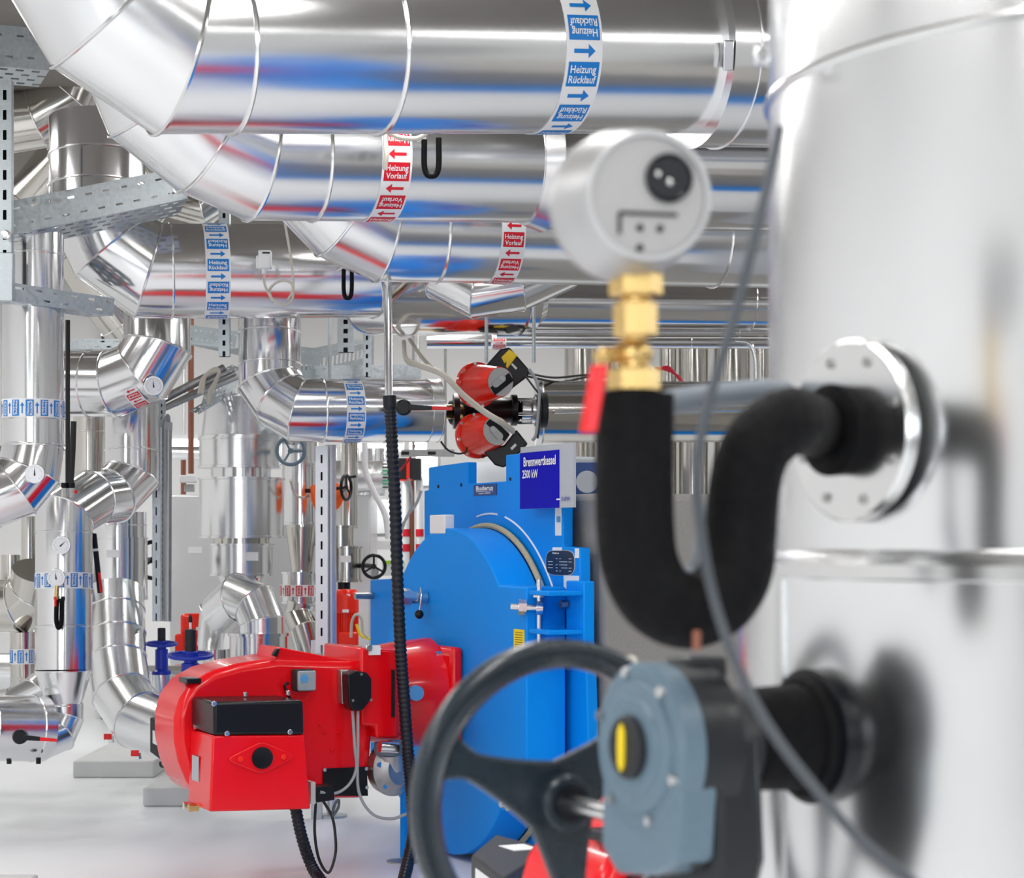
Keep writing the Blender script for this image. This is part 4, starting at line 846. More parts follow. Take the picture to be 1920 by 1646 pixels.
def burner(O, lab, main):
    t = thing('burner', lab, 'burner', W(O, (0, .1, 0)), 'red gas burners')
    s1 = .27; s0 = -.08
    # flange plate on the door, and the mixing barrel
    q = lt(810, 1300, .02); z1, z0 = lt(800, 1208, .05)[2], lt(800, 1385, .05)[2]; sa, sb = lt(763, 1300, .05)[0], lt(850, 1300, .05)[0]
    sa = -sb if sa > -.3 else sa
    M().box(W(O, ((sa+sb)/2, .03, (z0+z1)/2)), (sb-sa, .06, z1-z0), AX).build('flange_plate', RED, t, bevel=.02)
    cb = W(O, ((sa+sb)/2, .06, (z0+z1)/2)); hb = (sb-sa)/2
    M().lathe(cb, BN, [(0, hb*.93), (.18, hb*.86), (.34, hb*.76)], 40).build('mixing_barrel', RED, t)
    cdot = W(O, ((sa+sb)/2, .16, (z0+z1)/2+.0)); rr_ = hb*.875
    dirv = (BA*.93+BN*.0-BZ*.0).normalized()
    dp = W(O, ls(779, 1299, hb*.84)); M().lathe(dp-BA*.01, (BA+BN*.1), [(0, .033), (.03, .033), (.031, .001)], 28).build('blue_cap', CYAN, t)
    for x, y in ((828, 1228),): c = W(O, lt(x, y, .06)); M().cyl(c, c+BN*.03, .016, 6).build('flange_nut', STEEL, t)
    # joint frame between barrel and fan housing
    a0 = ls(672, 1212, s1+.03); a1 = ls(752, 1385, s1+.03)
    M().prism([W(O, ls(x, y, s1+.05)) for x, y in ((676, 1214), (746, 1219), (748, 1385), (704, 1384), (703, 1362), (676, 1360))],
              [W(O, (s0-.05,)+ls(x, y, s1+.05)[1:]) for x, y in ((676, 1214), (746, 1219), (748, 1385), (704, 1384), (703, 1362), (676, 1360))]).build('joint_frame', RED, t, bevel=.012)
    M().box(W(O, ls(737, 1300, s1+.06)), (.012, .012, .20), AX).build('joint_gap', SLOT, t)
    M().box(W(O, ls(702, 1219, s1+.055)), (.012, .05, .04), AX).build('white_sticker', PAPER, t)
    c = W(O, ls(688, 1214, s1+.05)); M().cyl(c, c+BA*.03, .015, 12, bev=.003).build('hinge_bolt', STEEL, t)
    # fan housing (scroll)
    ol = [(690, 1497), (700, 1380), (700, 1238), (640, 1238), (521, 1233), (450, 1244), (400, 1258), (362, 1280), (340, 1310), (330, 1345), (330, 1390), (338, 1430), (352, 1465), (370, 1490), (420, 1500)]
    pf = [ls(x, y, s1) for x, y in ol]
    M().prism([W(O, q) for q in pf], [W(O, (s0,)+q[1:]) for q in pf]).build('fan_housing', RED, t, bevel=.035, seg=3, sharp=50)
    hp_ = [ls(x, y, s1-.02) for x, y in ((514, 1238), (524, 1213), (640, 1236), (668, 1240))]
    M().prism([W(O, q) for q in hp_], [W(O, (s0+.08,)+q[1:]) for q in hp_]).build('air_intake_hood', RED, t, bevel=.008)
    ih = [ls(x, y, s1+.012) for x, y in ((512, 1229), (519, 1217), (526, 1216), (520, 1232))]
    M().prism([W(O, q) for q in ih], [W(O, (q[0]-.03,)+q[1:]) for q in ih]).build('intake_slot', BLACK, t, bevel=.003)
    M().box(W(O, ls(356, 1275, s1-.05)), (.12, .06, .022), AX).build('maker_badge', BLACK, t, bevel=.004)
    M().prism([W(O, ls(x, y, s1+.006)) for x, y in ((605, 1441), (688, 1437), (690, 1492), (606, 1492))], [W(O, ls(x, y, s1+.0)) for x, y in ((605, 1441), (688, 1437), (690, 1492), (606, 1492))]).build('black_cover', BLACK, t)
    for x, y in ((608, 1443), (686, 1441), (687, 1476)): c = W(O, ls(x, y, s1+.006)); M().cyl(c, c+BA*.008, .008, 10).build('cover_screw', STEEL, t)
    for x, y in ((600, 1359), (608, 1374), (634, 1374), (622, 1407)): c = W(O, ls(x, y, s1)); M().cyl(c, c+BA*.008, .007, 10, bev=.002).build('plug', RED, t)
    # control box: black cover over a red case
    s2 = s1+.30
    def pr(pts, sA, sB, m, nm, bv=.006, lab=None):
        f = [ls(x, y, sA) for x, y in pts]; return M().prism([W(O, q) for q in f], [W(O, (sB,)+q[1:]) for q in f]).build(nm, m, t, bevel=bv, label=lab)
    pr(((399, 1379), (571, 1377), (583, 1517), (393, 1522)), s2, s1, RED, 'control_case', .008)
    pr(((401, 1316), (569, 1313), (571, 1378), (401, 1379)), s2+.006, s1, BLACK, 'control_cover', .012)
    for x, y in ((425, 1375), (543, 1372), (401, 1319)): c = W(O, ls(x, y, s2+.006)); M().cyl(c, c+BA*.010, .011, 12, bev=.002).build('cover_screw', STEEL, t)
    f = ls(402, 1372, s2)
    for dz, ss in ((0, s1+.06),): c = W(O, (ss, f[1], f[2])); M().cyl(c, c+BN*.012, .011, 12).build('cover_screw', STEEL, t)
    f = ls(401, 1316, s2)
    for x in (460, 540): g_ = ls(x, 1310, s1+.1); c = W(O, (s1+.1, g_[1], f[2])); M().cyl(c, c+BZ*.02, .010, 12, bev=.002).build('cover_screw', STEEL, t)
    # diamond boss with a round black window
    cx = ls(489, 1420, s2); b = M(); pts = []
    for i in range(36):
        a = 2*math.pi*i/36; r0 = .060+.075*max(0, abs(math.cos(a)))**7; pts.append((cx[1]+math.cos(a)*r0, cx[2]+math.sin(a)*min(r0, .066)))
    b.prism([W(O, (s2, p_[0], p_[1])) for p_ in pts], [W(O, (s2+.014, p_[0], p_[1])) for p_ in pts]); b.build('window_boss', RED, t, bevel=.004)
    M().lathe(W(O, (s2+.012, cx[1], cx[2])), BA, [(0, .043), (.012, .043), (.010, .034), (.010, .001)], 28).build('round_window', BLACK, t)
    for k in (-1, 1): c = W(O, (s2+.014, cx[1]+k*.088, cx[2])); M().cyl(c, c+BA*.01, .011, 12, bev=.002).build('boss_screw', REDP, t)
    c = ls(367, 1450, s1+.07); f2_ = ls(398, 1450, s2)
    M().box(W(O, (s1+.10, f2_[1]+.008, f2_[2]+.0)), (.085, .004, .10), AX).build('type_sticker', SIGNG, t)
    for k, (m, dz) in enumerate(((STEEL, 0), (BRASS, -.0))):
        c = W(O, (s1+.04+k*.07, f2_[1], f2_[2]-.155)); M().cyl(c, c+BN*.04, .016, 6).build('pipe_fitting', m, t)
    # air pressure switch
    c = ls(563, 1274, s1); 
    M().box(W(O, (s1+.035, c[1], c[2])), (.07, .085, .09), AX).build('pressure_switch', DGREY, t, bevel=.008)
    M().box(W(O, (s1+.078, c[1], c[2])), (.02, .078, .082), AX).build('switch_cover', GLASS, t, bevel=.006)
    M().lathe(W(O, (s1+.088, c[1]+.014, c[2]+.01)), BA, [(0, .017), (.004, .017), (.004, .001)], 20).build('switch_dial', CYAN, t)
    M().tube(spline([W(O, ls(541, 1280, s1+.03)), W(O, ls(534, 1285, s1+.03)), W(O, ls(538, 1300, s1+.02)), W(O, ls(546, 1312, s1+.02))]), .006, 8).build('sensing_tube', BLACK, t)
    # actuator
    pr(((639, 1256), (664, 1256), (664, 1316), (641, 1320)), s1+.05, s1, DSTEEL, 'actuator_base', .004)
    pr(((652, 1264), (668, 1257), (688, 1261), (697, 1272), (697, 1310), (688, 1322), (680, 1332), (662, 1333), (654, 1318)), s1+.12, s1+.03, BLACK, 'servo_actuator', .006)
    for x, y in ((677, 1264), (661, 1313), (695, 1312)): c = W(O, ls(x, y, s1+.12)); M().cyl(c, c+BA*.006, .006, 10).build('actuator_screw', STEEL, t)
    # plug block at the lower right of the case
    pr(((583, 1466), (592, 1466), (592, 1508), (583, 1508)), s1+.2, s1+.1, EBOX, 'plug_block', .002); pr(((588, 1475), (626, 1472), (628, 1500), (594, 1505)), s1+.16, s1+.08, BLACK, 'plug_connector', .004)
    # gas inlet elbow below the joint
    cfl = W(O, ls(732, 1392, s1+.02)); M().cyl(cfl+BZ*.0, cfl-BZ*.05, .07, 24).build('gas_flange', CAST, t)
    g0 = W(O, ls(733, 1440, s1+.0)); M().lathe(g0-BA*.05, (BA*.6+BN*-.2), [(0, .11), (.04, .12), (.055, .12), (.075, .085), (.095, .07), (.10, .001)], 32).build('gas_valve_cover', DSTEEL, t)
    M().cyl(cfl-BZ*.04, g0, .055, 20).build('gas_elbow', SATIN, t)
    b = M()
    for k in range(6):
        a = k*math.pi/3+.3; u, v, dd = basis(BA*.6-BN*.2); c = g0-BA*.05+dd*.056+(u*math.cos(a)+v*math.sin(a))*.098; M().cyl(c, c+dd*.015, .012, 6).build('valve_bolt', STEEL, t)
    M().cyl(W(O, ls(712, 1400, s1+.1)), W(O, ls(745, 1402, s1+.1)), .025, 16).build('pressure_tap', STEEL, t)
    if main:
        for dx in (0, 10):
            M().tube(spline([W(O, ls(661+dx, 1333, s1+.09)), W(O, ls(665+dx*.6, 1400, s1+.1)), W(O, ls(668+dx*.2, 1440, s1+.1))]+([W(O, ls(655, 1470, s1+.12)), W(O, ls(630, 1487, s1+.14)), W(O, ls(600, 1485, s1+.16))] if dx == 0 else [W(O, ls(672, 1480, s1+.1)), W(O, ls(684, 1510, s1+.1)), W(O, ls(705, 1530, s1+.1)), W(O, ls(735, 1535, s1+.1)), W(O, ls(762, 1526, s1+.1))])), .0065, 8).build('signal_cable', CABG, t)
    else:
        M().tube(spline([W(O, ls(661, 1333, s1+.09)), W(O, ls(665, 1400, s1+.1)), W(O, ls(660, 1470, s1+.1)), W(O, ls(600, 1485, s1+.16))]), .0065, 8).build('signal_cable', CABG, t)
    M().tube(spline([W(O, ls(592, 1505, s1+.14)), W(O, ls(590, 1560, s1+.14)), W(O, ls(598, 1610, s1+.14)), W(O, ls(616, 1636, s1+.14)), W(O, ls(629, 1600, s1+.14)), W(O, ls(628, 1560, s1+.14)), W(O, ls(622, 1530, s1+.14)), W(O, ls(605, 1500, s1+.14))]), .006, 8).build('hanging_cable', CABB, t)
    M().tube(spline([W(O, ls(622, 1532, s1+.14)), W(O, ls(634, 1515, s1+.14)), W(O, ls(635, 1500, s1+.14)), W(O, ls(628, 1508, s1+.14)), W(O, ls(621, 1530, s1+.14))]), .006, 8).build('cable_loop', CABD, t)
    sp_ = spline([W(O, ls(554, 1515, s1+.18)), W(O, ls(566, 1570, s1+.18)), W(O, ls(585, 1625, s1+.16)), W(O, ls(612, 1668, s1+.35)), W(O, ls(650, 1760, s1+1.0))], 30)
    sp_ = [V((p_.x, p_.y, max(.025, p_.z))) for p_ in sp_]
    M().tube(sp_, .02, 12, rf=lambda i: .025 if i % 4 < 2 else .0225).build('feed_hose', HOSE, t, sharp=80)
    return t
burner(O1, 'red burner with black control cover in the middle, mounted on the blue boiler door', True)
burner(O2, 'nearer red burner cut off at the bottom edge behind the foreground gearbox', False)
t = thing('black_control_box', 'black box with white label at the bottom edge, beside the nearer red burner', 'control box', P(945, 1660, 4.9)); u = V((.8, .6, 0)); s = V((.35, -.93, 0)); c = P(945, 1700, 4.9)
dq = 4.9
top = [P(884, 1602, dq+.1), P(930, 1600, dq+.45), P(1030, 1622, dq+.20), P(945, 1629, dq-.25)]; top = [V((p_.x, p_.y, top[0].z)) for p_ in top]
M().prism(top, [p_-V((0, 0, .16)) for p_ in top]).build('enclosure', DGREY, t, bevel=.006)
a, b_ = top[0], top[3]; nn = V((a-b_).cross(BZ)).normalized(); nn = nn if nn.x < 0 else -nn; e = (b_-a)
M().prism([a+e*.15-BZ*.025+nn*.002, a+e*.75-BZ*.025+nn*.002, a+e*.75-BZ*.12+nn*.002, a+e*.15-BZ*.12+nn*.002], [a+e*.15-BZ*.025, a+e*.75-BZ*.025, a+e*.75-BZ*.12, a+e*.15-BZ*.12]).build('label_sticker', PAPER, t)
b = M(); cc_ = top[3]*.2+top[2]*.4+top[1]*.4; b.box(V((cc_.x, cc_.y, top[0].z+.001)), (.07, .09, .002), (V((.9, .43, 0)), V((-.43, .9, 0)), BZ)); b.build('top_label', PAPER, t)
# ================================================================== TWIN PUMP
d = 10.3; tp = thing('circulation_pump', 'twin circulation pump with two red bell-shaped motors and black electronics, between the pipes', 'pump', P(930, 770, d+.2))
cam_ = V((0, 0, CZ))
def head(x0, y0, x1, y1, rot, up_):
    c0 = P(x0, y0, d+.09); c1 = P(x1, y1, d-.13); dd = (c1-c0).normalized(); L = (c1-c0).length
    h = thing_child('pump_head', tp)
    M().lathe(c0, dd, [(-.02, S(37, d)), (0, S(43, d)), (.025, S(43, d)), (.03, S(38, d)), (L*.5, S(34, d)), (L*.93, S(29, d)), (L, S(27.5, d)), (L, .001)], 40).build('motor_bell', REDP, h)
    u, v, _ = basis(dd); 
    for k in range(8):
        a = k*math.pi/4+.2; c = c0+dd*.026+(u*math.cos(a)+v*math.sin(a))*S(40.5, d); M().cyl(c, c+dd*.008, .009, 8).build('rim_screw', STEEL, h)
    fc = c1+dd*.001; uu = (u*math.cos(rot)+v*math.sin(rot)); vv = dd.cross(uu); r = S(26.5, d)
    M().lathe(fc, dd, [(0, r), (.003, r), (.003, .001)], 40).build('face_disc', SATIN, h)
    pts = [uu*math.cos(a)*r*.98+vv*math.sin(a)*r*.98 for a in [R(x) for x in list(range(-62, -25, 6))+list(range(205, 242, 6))]]
    bx = [(-.97*r, .33*r), (-.97*r, -.33*r), (.97*r, -.33*r), (.97*r, .33*r)]
    M().prism([fc+dd*.0035+uu*x*.96+vv*(y+r*.18) for x, y in bx], [fc+dd*.0045+uu*x*.96+vv*(y+r*.18) for x, y in bx]).build('black_band', BLACK, h)
    pl = [(r*.62+math.cos(a)*r*.26 if abs(math.degrees(a)) <= 90 else -r*.05+math.cos(a)*r*.26, math.sin(a)*r*.26) for a in [R(-90+i*15) for i in range(13)]+[R(90+i*15) for i in range(13)]]
    M().prism([fc+dd*.005+uu*(x-.2*r)+vv*(y-.12*r) for x, y in pl], [fc+dd*.006+uu*(x-.2*r)+vv*(y-.12*r) for x, y in pl]).build('display_field', SATIN, h)
    M().lathe(fc+dd*.006-uu*r*.22-vv*.12*r, dd, [(0, r*.17), (.006, r*.15), (.006, .001)], 20).build('round_knob', EBOX, h)
    return c0, c1, dd
head(892, 722, 938, 716, 2.2, 1); head(892, 818, 930, 808, -2.3, -1)
def slab(pts, d0, d1, m, nm, par, bv=.008): return M().prism([P(x, y, d0) for x, y in pts], [P(x, y, d1) for x, y in pts]).build(nm, m, par, bevel=bv)
slab([(908, 688), (938, 655), (955, 651), (993, 694), (990, 706), (962, 727), (955, 735), (940, 712)], d+.02, d+.22, BLACK, 'electronics_box', tp)
slab([(940, 670), (955, 655), (970, 666), (951, 691)], d+.014, d+.02, YEL, 'yellow_warning_label', tp, .0)
slab([(946, 681), (950, 678), (948, 687)], d+.010, d+.014, BLACK, 'label_print', tp, 0)
slab([(958, 683), (961, 681), (970, 690), (967, 693)], d+.012, d+.02, PAPER, 'white_strip', tp, 0)
slab([(905, 845), (920, 838), (945, 835), (968, 805), (990, 832), (958, 868), (944, 877), (928, 872), (919, 862)], d-.02, d+.18, BLACK, 'electronics_box', tp)
slab([(957, 840), (966, 831), (969, 835), (960, 844)], d-.03, d-.02, PAPER, 'white_strip', tp, 0)
c0 = P(880, 772, d+.3); c1 = P(975, 768, d+.2)
M().lathe(c0, c1-c0, [(-.10, S(24, d)), (0, S(22, d)), (.10, S(30, d)), (.22, S(24, d)), (.27, S(22, d))], 32).build('pump_casing', BLACK, tp)
fl = P(966, 768, d+.2)
for px, r, t0, m, nm in ((958, 30, .03, BLACK, 'flange'), (977, 20, .05, STEEL, 'flange_ring'), (996, 26, .025, STEEL, 'flange_ring'), (1003, 31, .035, BLACK, 'rubber_flange'), (1014, 34, .03, DGREY, 'rubber_flange')):
    M().lathe(P(px, 769, d+.22), V((1, .12, 0)), [(0, S(r, d)), (t0, S(r, d))], 36).build(nm, m, tp, bevel=.003)
for k in range(5):
    a = k*1.25+.3; c = P(962, 769+math.sin(a)*24, d+.22-math.cos(a)*.06); M().cyl(c, c+V((.11, 0, 0)), .009, 8).build('stud_bolt', STEEL, tp)
M().cyl(P(818, 772, d+.1), P(870, 772, d+.3), S(14, d), 20).build('inlet_stub', BRASS, tp)
M().lathe(P(850, 771, d+.2), V((1, .1, 0)), [(0, S(34, d)), (.03, S(34, d))], 32).build('inlet_flange', BLACK, tp)
t = thing('valve_lever', 'black round hub with red-tipped lever just right of the black hose', 'valve lever', P(757, 764, 9.6))
lever(t, P(757, 764, 9.72), V((0, -1, 0)), P(858, 767, 9.7)-P(757, 764, 9.7), S(92, 9.7), S(15, 9.7), tipf=.42); M().cyl(P(757, 764, 9.7), P(757, 764, 9.85), .02, 12).build('spindle', BLACK, t)
for k, off in enumerate((0, 4)):
    cable('cable', ('upper', 'lower')[k]+' cream cable running diagonally down across the two red pump motors', [P(757, 640, 10.2), P(762, 672+off, 10.1), P(790, 684+off, 10.0), P(830, 700+off, 9.9), P(868, 738+off, 9.9), P(905, 768+off, 9.9), P(940, 790+off, 9.9), P(962, 806+off, 10)], .011, CABW, 'cable', 'cream cables over the twin pump')
cable('cable', 'cream cable hanging in front of the white panel, joining the diagonal ones', [P(768, 636, 10.3), P(790, 668, 10.2), P(812, 690, 10.1), P(835, 702, 10)], .010, CABW)
cable('cable', 'grey cable curving down past the pump flanges', [P(992, 692, 10.1), P(1006, 715, 10.1), P(1011, 745, 10.1), P(1008, 790, 10.1), P(1005, 815, 10.1), P(998, 826, 10.1)], .008, CABG)
cable('cable', 'thin black cable beside the grey one over the pump flanges', [P(985, 705, 10.15), P(1000, 725, 10.1), P(1012, 745, 10.1), P(1012, 790, 10.1), P(1008, 822, 10.1)], .005, CABB)
cable('cable', 'thin black wire looping left of the lower pump motor', [P(815, 800, 10.2), P(822, 820, 10.2), P(838, 842, 10.2), P(856, 850, 10.2), P(872, 848, 10.2), P(876, 838, 10.2)], .005, CABB)
cable('cable', 'pink and red wire pair hanging left of the boiler shoulder', [P(778, 834, 12.6), P(768, 860, 12.6), P(748, 884, 12.6)], .006, CABR)
for k, p_ in enumerate(([(766, 897), (772, 930), (768, 960), (750, 992), (748, 1010)], [(790, 920), (780, 945), (762, 970), (752, 1000)])):
    cable('cable', ('left', 'right')[k]+' grey cable sagging between the hose and the boiler edge', [P(x, y, 12.8) for x, y in p_], .009, CABG)
cable('cable', 'pale conduit running down diagonally in front of the foil duct', [P(684, 830, 12.2), P(685, 880, 12.2), P(700, 920, 12.2), P(722, 965, 12.2), P(728, 1010, 12.2)], .018, WHITE, 'conduit')
cable('cable', 'cream cable resting on the bright middle column', [P(545, 900, 11.4), P(552, 925, 11.5), P(566, 933, 11.6), P(578, 930, 11.7)], .008, CABW)
# hanging loops and sensor on the overhead pipes
t = thing('temperature_sensor', 'white sensor box with a slot on the blue-taped middle pipe', 'sensor', P(496, 490, 9.15)); M().box(P(497, 487, 9.17), (S(24, 9.2), .05, S(34, 9.2))).build('housing', WHITE, t, bevel=.006)
M().box(P(486, 492, 9.18), (S(10, 9.2), .05, S(24, 9.2))).build('side_cap', WHITE, t, bevel=.005); M().box(P(499, 474, 9.143), (S(14, 9.2), .006, S(2.5, 9.2))).build('slot', BLACK, t); M().cyl(P(495, 503, 9.17), P(495, 514, 9.17), S(4, 9.2), 12).build('cable_gland', WHITE, t)
cable('cable', 'cream cable from the white sensor box curling into a small coil', [P(495, 514, 9.15), P(497, 535, 9.12), P(510, 560, 9.1), P(530, 572, 9.1), P(548, 562, 9.1), P(548, 535, 9.1), P(535, 526, 9.1), P(518, 530, 9.1), P(505, 545, 9.12), P(512, 566, 9.1)], .006, CABW)
cable('cable', 'cream cable dropping from the red-taped pipe to the small coil', [P(530, 395, 9.0), P(538, 440, 9.05), P(546, 490, 9.08), P(550, 540, 9.1), P(540, 562, 9.12)], .006, CABW)
def loop(lab, px, py, w_, h_, d, r, m=RUB):
    t = thing('looped_tube', lab, 'tube', P(px, py, d)); x0, x1 = px-w_/2, px+w_/2
    M().tube(spline([P(x0, py, d), P(x0, py+h_*.7, d), P(x0+w_*.18, py+h_*.95, d), P(px, py+h_, d), P(x1-w_*.18, py+h_*.95, d), P(x1, py+h_*.7, d), P(x1, py-h_*.05, d)]), r, 14).build('tube', m, t)
    M().cyl(P(x0, py-4, d), P(x0-10, py+2, d+.05), r*.8, 10).build('coupling', STEEL, t); return t
loop('black looped tube hanging under the largest overhead pipe', 809, 262, 27, 68, 7.35, S(5.5, 7.35))
loop('black looped tube under the third overhead pipe, beside the steel conduit', 652, 505, 15, 54, 8.95, S(4, 8.95))
cable('cable', 'cream cable and foil tie above the black looped tube', [P(722, 318, 7.3), P(724, 290, 7.3), P(725, 250, 7.35), P(750, 258, 7.3), P(780, 260, 7.3), P(800, 250, 7.3)], .009, CABW)
# ================================================================== FOREGROUND
AXP = V((.8414, 2.5655, 0)); RB_ = .513; RL = .551
t = thing('vertical_clad_cylinder', 'tall out-of-focus bright clad cylinder filling the right side', 'cylinder', (AXP.x, AXP.y, 0)); zj = CZ+(YH-1072)/F*2.1
M().lathe(AXP, BZ, [(zj+.02, RB_), (3.7, RB_)], 96).build('upper_shell', ALUB, t)
M().lathe(AXP, BZ, [(0, RL), (zj-.01, RL)], 96).build('lower_shell', ALUB, t)
M().lathe(AXP, BZ, [(zj-.012, RL), (zj-.010, RL+.006), (zj+.006, RL+.006), (zj+.018, RB_+.004), (zj+.022, RB_)], 96, False, False).build('shoulder_ring', STEEL, t)
for zz in (CZ+(YH-205)/F*2.63,): M().ring(AXP+BZ*zz, BZ, RB_+.001, .006, 96, 8).build('seam_ring', SEAM, t)
va = math.atan2(.36, 2.31); 
def radial(a_): return V((-math.sin(a_), -math.cos(a_), 0))
s_ = radial(R(72)); M().box(AXP+s_*(RL+.001)+BZ*zj/2, (.004, .02, zj), (s_, s_.cross(BZ), BZ)).build('vertical_seam', STEEL, t)
n1 = radial(R(59.5)); fc = AXP+n1*(RB_); fc.z = CZ+(YH-805)/F*2.266
M().lathe(fc-n1*.03, n1, [(0, .075), (.05, .075)], 48).build('stub', ALUB, t)
fl = M().lathe(fc+n1*.006, n1, [(0, .101), (.003, .104), (.014, .104), (.018, .100), (.018, .001)], 64).build('flange_disc', STEEL, t)
u, v, _ = basis(n1)
for k in range(8): a = k*math.pi/4+.35; c = fc+n1*.024+(u*math.cos(a)+v*math.sin(a))*.083; M().cyl(c, c+n1*.003, .0055, 12).build('flange_rivet', DSTEEL, t)
M().box(P(1428, 107, 2.42), (.02, .02, .022)).build('clip', ALUB, t, bevel=.004)
# insulated siphon
dn = fc+n1*.022
t = thing('insulated_siphon', 'thick black foam-insulated U-shaped tube leading from the flange to the sensor', 'tube', P(1290, 1200, 2.1))
path = [dn, dn+n1*.05+V((0, 0, .004)), P(1480, 790, 2.10), P(1425, 830, 2.06), P(1398, 900, 2.05), P(1388, 1000, 2.05), P(1380, 1070, 2.04), P(1348, 1122, 2.03), P(1290, 1146, 2.02), P(1235, 1122, 2.0), P(1202, 1065, 2.0), P(1191, 990, 2.0), P(1189, 870, 2.0), P(1190, 738, 2.0)]
sp = spline(path, 10); Ls = len(sp)
M().tube(sp, .036, 28, rf=lambda i: .0345+.0045*min(1, i/(Ls*.8))).build('insulation', RUB, t, sharp=60)
M().lathe(dn-n1*.0, n1, [(0, .05), (.028, .052), (.030, .046), (.030, .03)], 40).build('rubber_collar', RUB, t)
M().box(P(1306, 1200, 1.975), (.0085, .008, .020)).build('bare_copper', COPPER, t, bevel=.002)
cable('grey_tube', 'light grey tube passing behind the black siphon to the tall cylinder', [P(1470, 735, 2.4), P(1430, 733, 2.32), P(1370, 738, 2.26), P(1300, 747, 2.2), P(1235, 765, 2.16), P(1215, 830, 2.14), P(1225, 960, 2.14), P(1262, 1075, 2.12), P(1300, 1085, 2.13), P(1322, 1040, 2.14), P(1330, 960, 2.16)], .0135, GPIPE, 'tube', n=16)
# sensor head
sen = thing('pressure_transmitter', 'round silver pressure transmitter with a black port, out of focus, on brass fittings', 'pressure sensor', P(1190, 515, 2.0))
cB = P(1158, 392, 2.02); cF = P(1216, 368, 1.925); dd = (cF-cB).normalized(); L = (cF-cB).length
rB = .0755; rF = .0615
M().lathe(cB, dd, [(0, rB*.80), (.004, rB*.93), (.012, rB*.985), (L*.30, rB*.99), (L*.36, rB*.97), (L*.40, rB*.93), (L*.92, rF*1.06), (L, rF*1.03), (L+.003, rF*.99), (L+.003, rF*.93), (L-.002, rF*.91), (L-.002, .001)], 72).build('housing', SATIN, sen, sharp=40)
M().lathe(cF-dd*.006, dd, [(0, rF*.905), (.0045, rF*.905), (.0045, .001)], 64).build('face_plate', SATINF, sen)
u, v, _ = basis(dd)                                  # u up, v to the left or right
if v.x < 0: v = -v
ff = cF-dd*.0009
pk = ff+v*.020+u*.018; M().lathe(pk, dd, [(0, .0235), (.004, .0235), (.005, .021), (.003, .019), (.003, .001)], 40).build('black_port', BLACK, sen)
for dx, dz, r in ((-.012, .003, .0035), (0, -.004, .004)): M().ball(pk+v*dx+u*dz+dd*.004, r, 12).build('glint_bead', STEEL, sen)  # small steel beads stand in for glints on the glossy black port
b = M(); b.box(ff+v*.000-u*.0165+dd*.001, (.058, .0034, .002), (v, u, dd)); b.box(ff-v*.0285-u*.0265+dd*.001, (.003, .020, .002), (v, u, dd)); b.build('panel_groove', DGREY, sen)
for dx, dz in ((-.008, -.030), (.012, -.030), (-.008, -.049)): M().cyl(ff+v*dx+u*dz, ff+v*dx+u*dz+dd*.0015, .0036, 14).build('panel_screw', DGREY, sen)
# brass fittings
bf = thing('brass_ball_valve', 'brass ball valve with a red lever between the sensor and the black siphon', 'valve', P(1190, 738, 2.0))
def hexn(px0, y0, px1, y1, w_, d, nm, n=6, rot=0, m=BRASS, bv=.0015):
    a, b_ = P(px0, y1, d), P(px1, y0, d); a.x = b_.x = P((px0+px1)/2, y0, d).x
    r = S(w_/2, d)/math.cos(math.pi/n) if n == 6 else S(w_/2, d); L = (b_-a).length
    return M().lathe(a, BZ, [(0, r*.92), (bv*1.5, r), (L-bv*1.5, r), (L, r*.92)], n).build(nm, m, bf, sharp=25)
hexn(1192, 512, 1192, 556, 88, 2.0, 'union_nut'); hexn(1192, 556, 1192, 572, 58, 2.0, 'nipple', 24); hexn(1191, 566, 1191, 632, 72, 2.0, 'valve_neck'); hexn(1190, 628, 1190, 640, 50, 2.0, 'nipple', 24)
M().ball(P(1186, 664, 2.0), S(34, 2.0), 24, (1.15, 1, .85)).build('ball_chamber', BRASS, bf); hexn(1188, 690, 1188, 735, 86, 2.0, 'lower_nut'); hexn(1188, 676, 1188, 692, 60, 2.0, 'nipple', 24)
M().cyl(P(1160, 664, 1.99), P(1126, 668, 1.94), S(15, 2), 20, bev=.002).build('spindle', BRASS, bf); M().cyl(P(1126, 668, 1.94), P(1120, 668, 1.935), S(10, 2), 6).build('spindle_nut', BRASS, bf)
la = [P(1106, 684, 1.93), P(1134, 684, 1.93), P(1112, 812, 1.93), P(1084, 812, 1.93)]
M().prism(la, [p_+V((.004, -.006, 0)) for p_ in la]).build('red_lever', RED, bf, bevel=.002)
# gearbox, shaft and wheel
n2 = radial(R(63)); w2 = V((-n2.y, n2.x, 0)); w2 = w2 if w2.y > 0 else -w2
gd = V((.136, 2.189, CZ-385/F*2.189)); att = AXP+n2*RL; att.z = gd.z
gv = thing('butterfly_valve_gearbox', 'out-of-focus grey gearbox with a yellow position mark and a large handwheel, on the tall cylinder', 'valve', (gd.x, gd.y, gd.z))
rg = .091
M().lathe(gd, n2, [(-.030, rg), (-.004, rg), (0, rg-.004), (0, rg*.80), (.004, rg*.78), (.006, rg*.60), (.009, rg*.58), (.009, .001)], 72).build('front_cover', CAST, gv)
M().lathe(gd+n2*.009, n2, [(0, .034), (.007, .034), (.010, .030), (.010, .001)], 40).build('indicator_cap', DGREY, gv)
ind = [(0, .034-.008), (.0055, .018), (.0065, 0), (.0055, -.018), (0, -.026), (-.0055, -.018), (-.0065, 0), (-.0055, .018)]
sx = w2
M().prism([gd+n2*.0195+sx*x+BZ*z for x, z in ind], [gd+n2*.0225+sx*x+BZ*z for x, z in ind]).build('yellow_mark', YEL, gv)
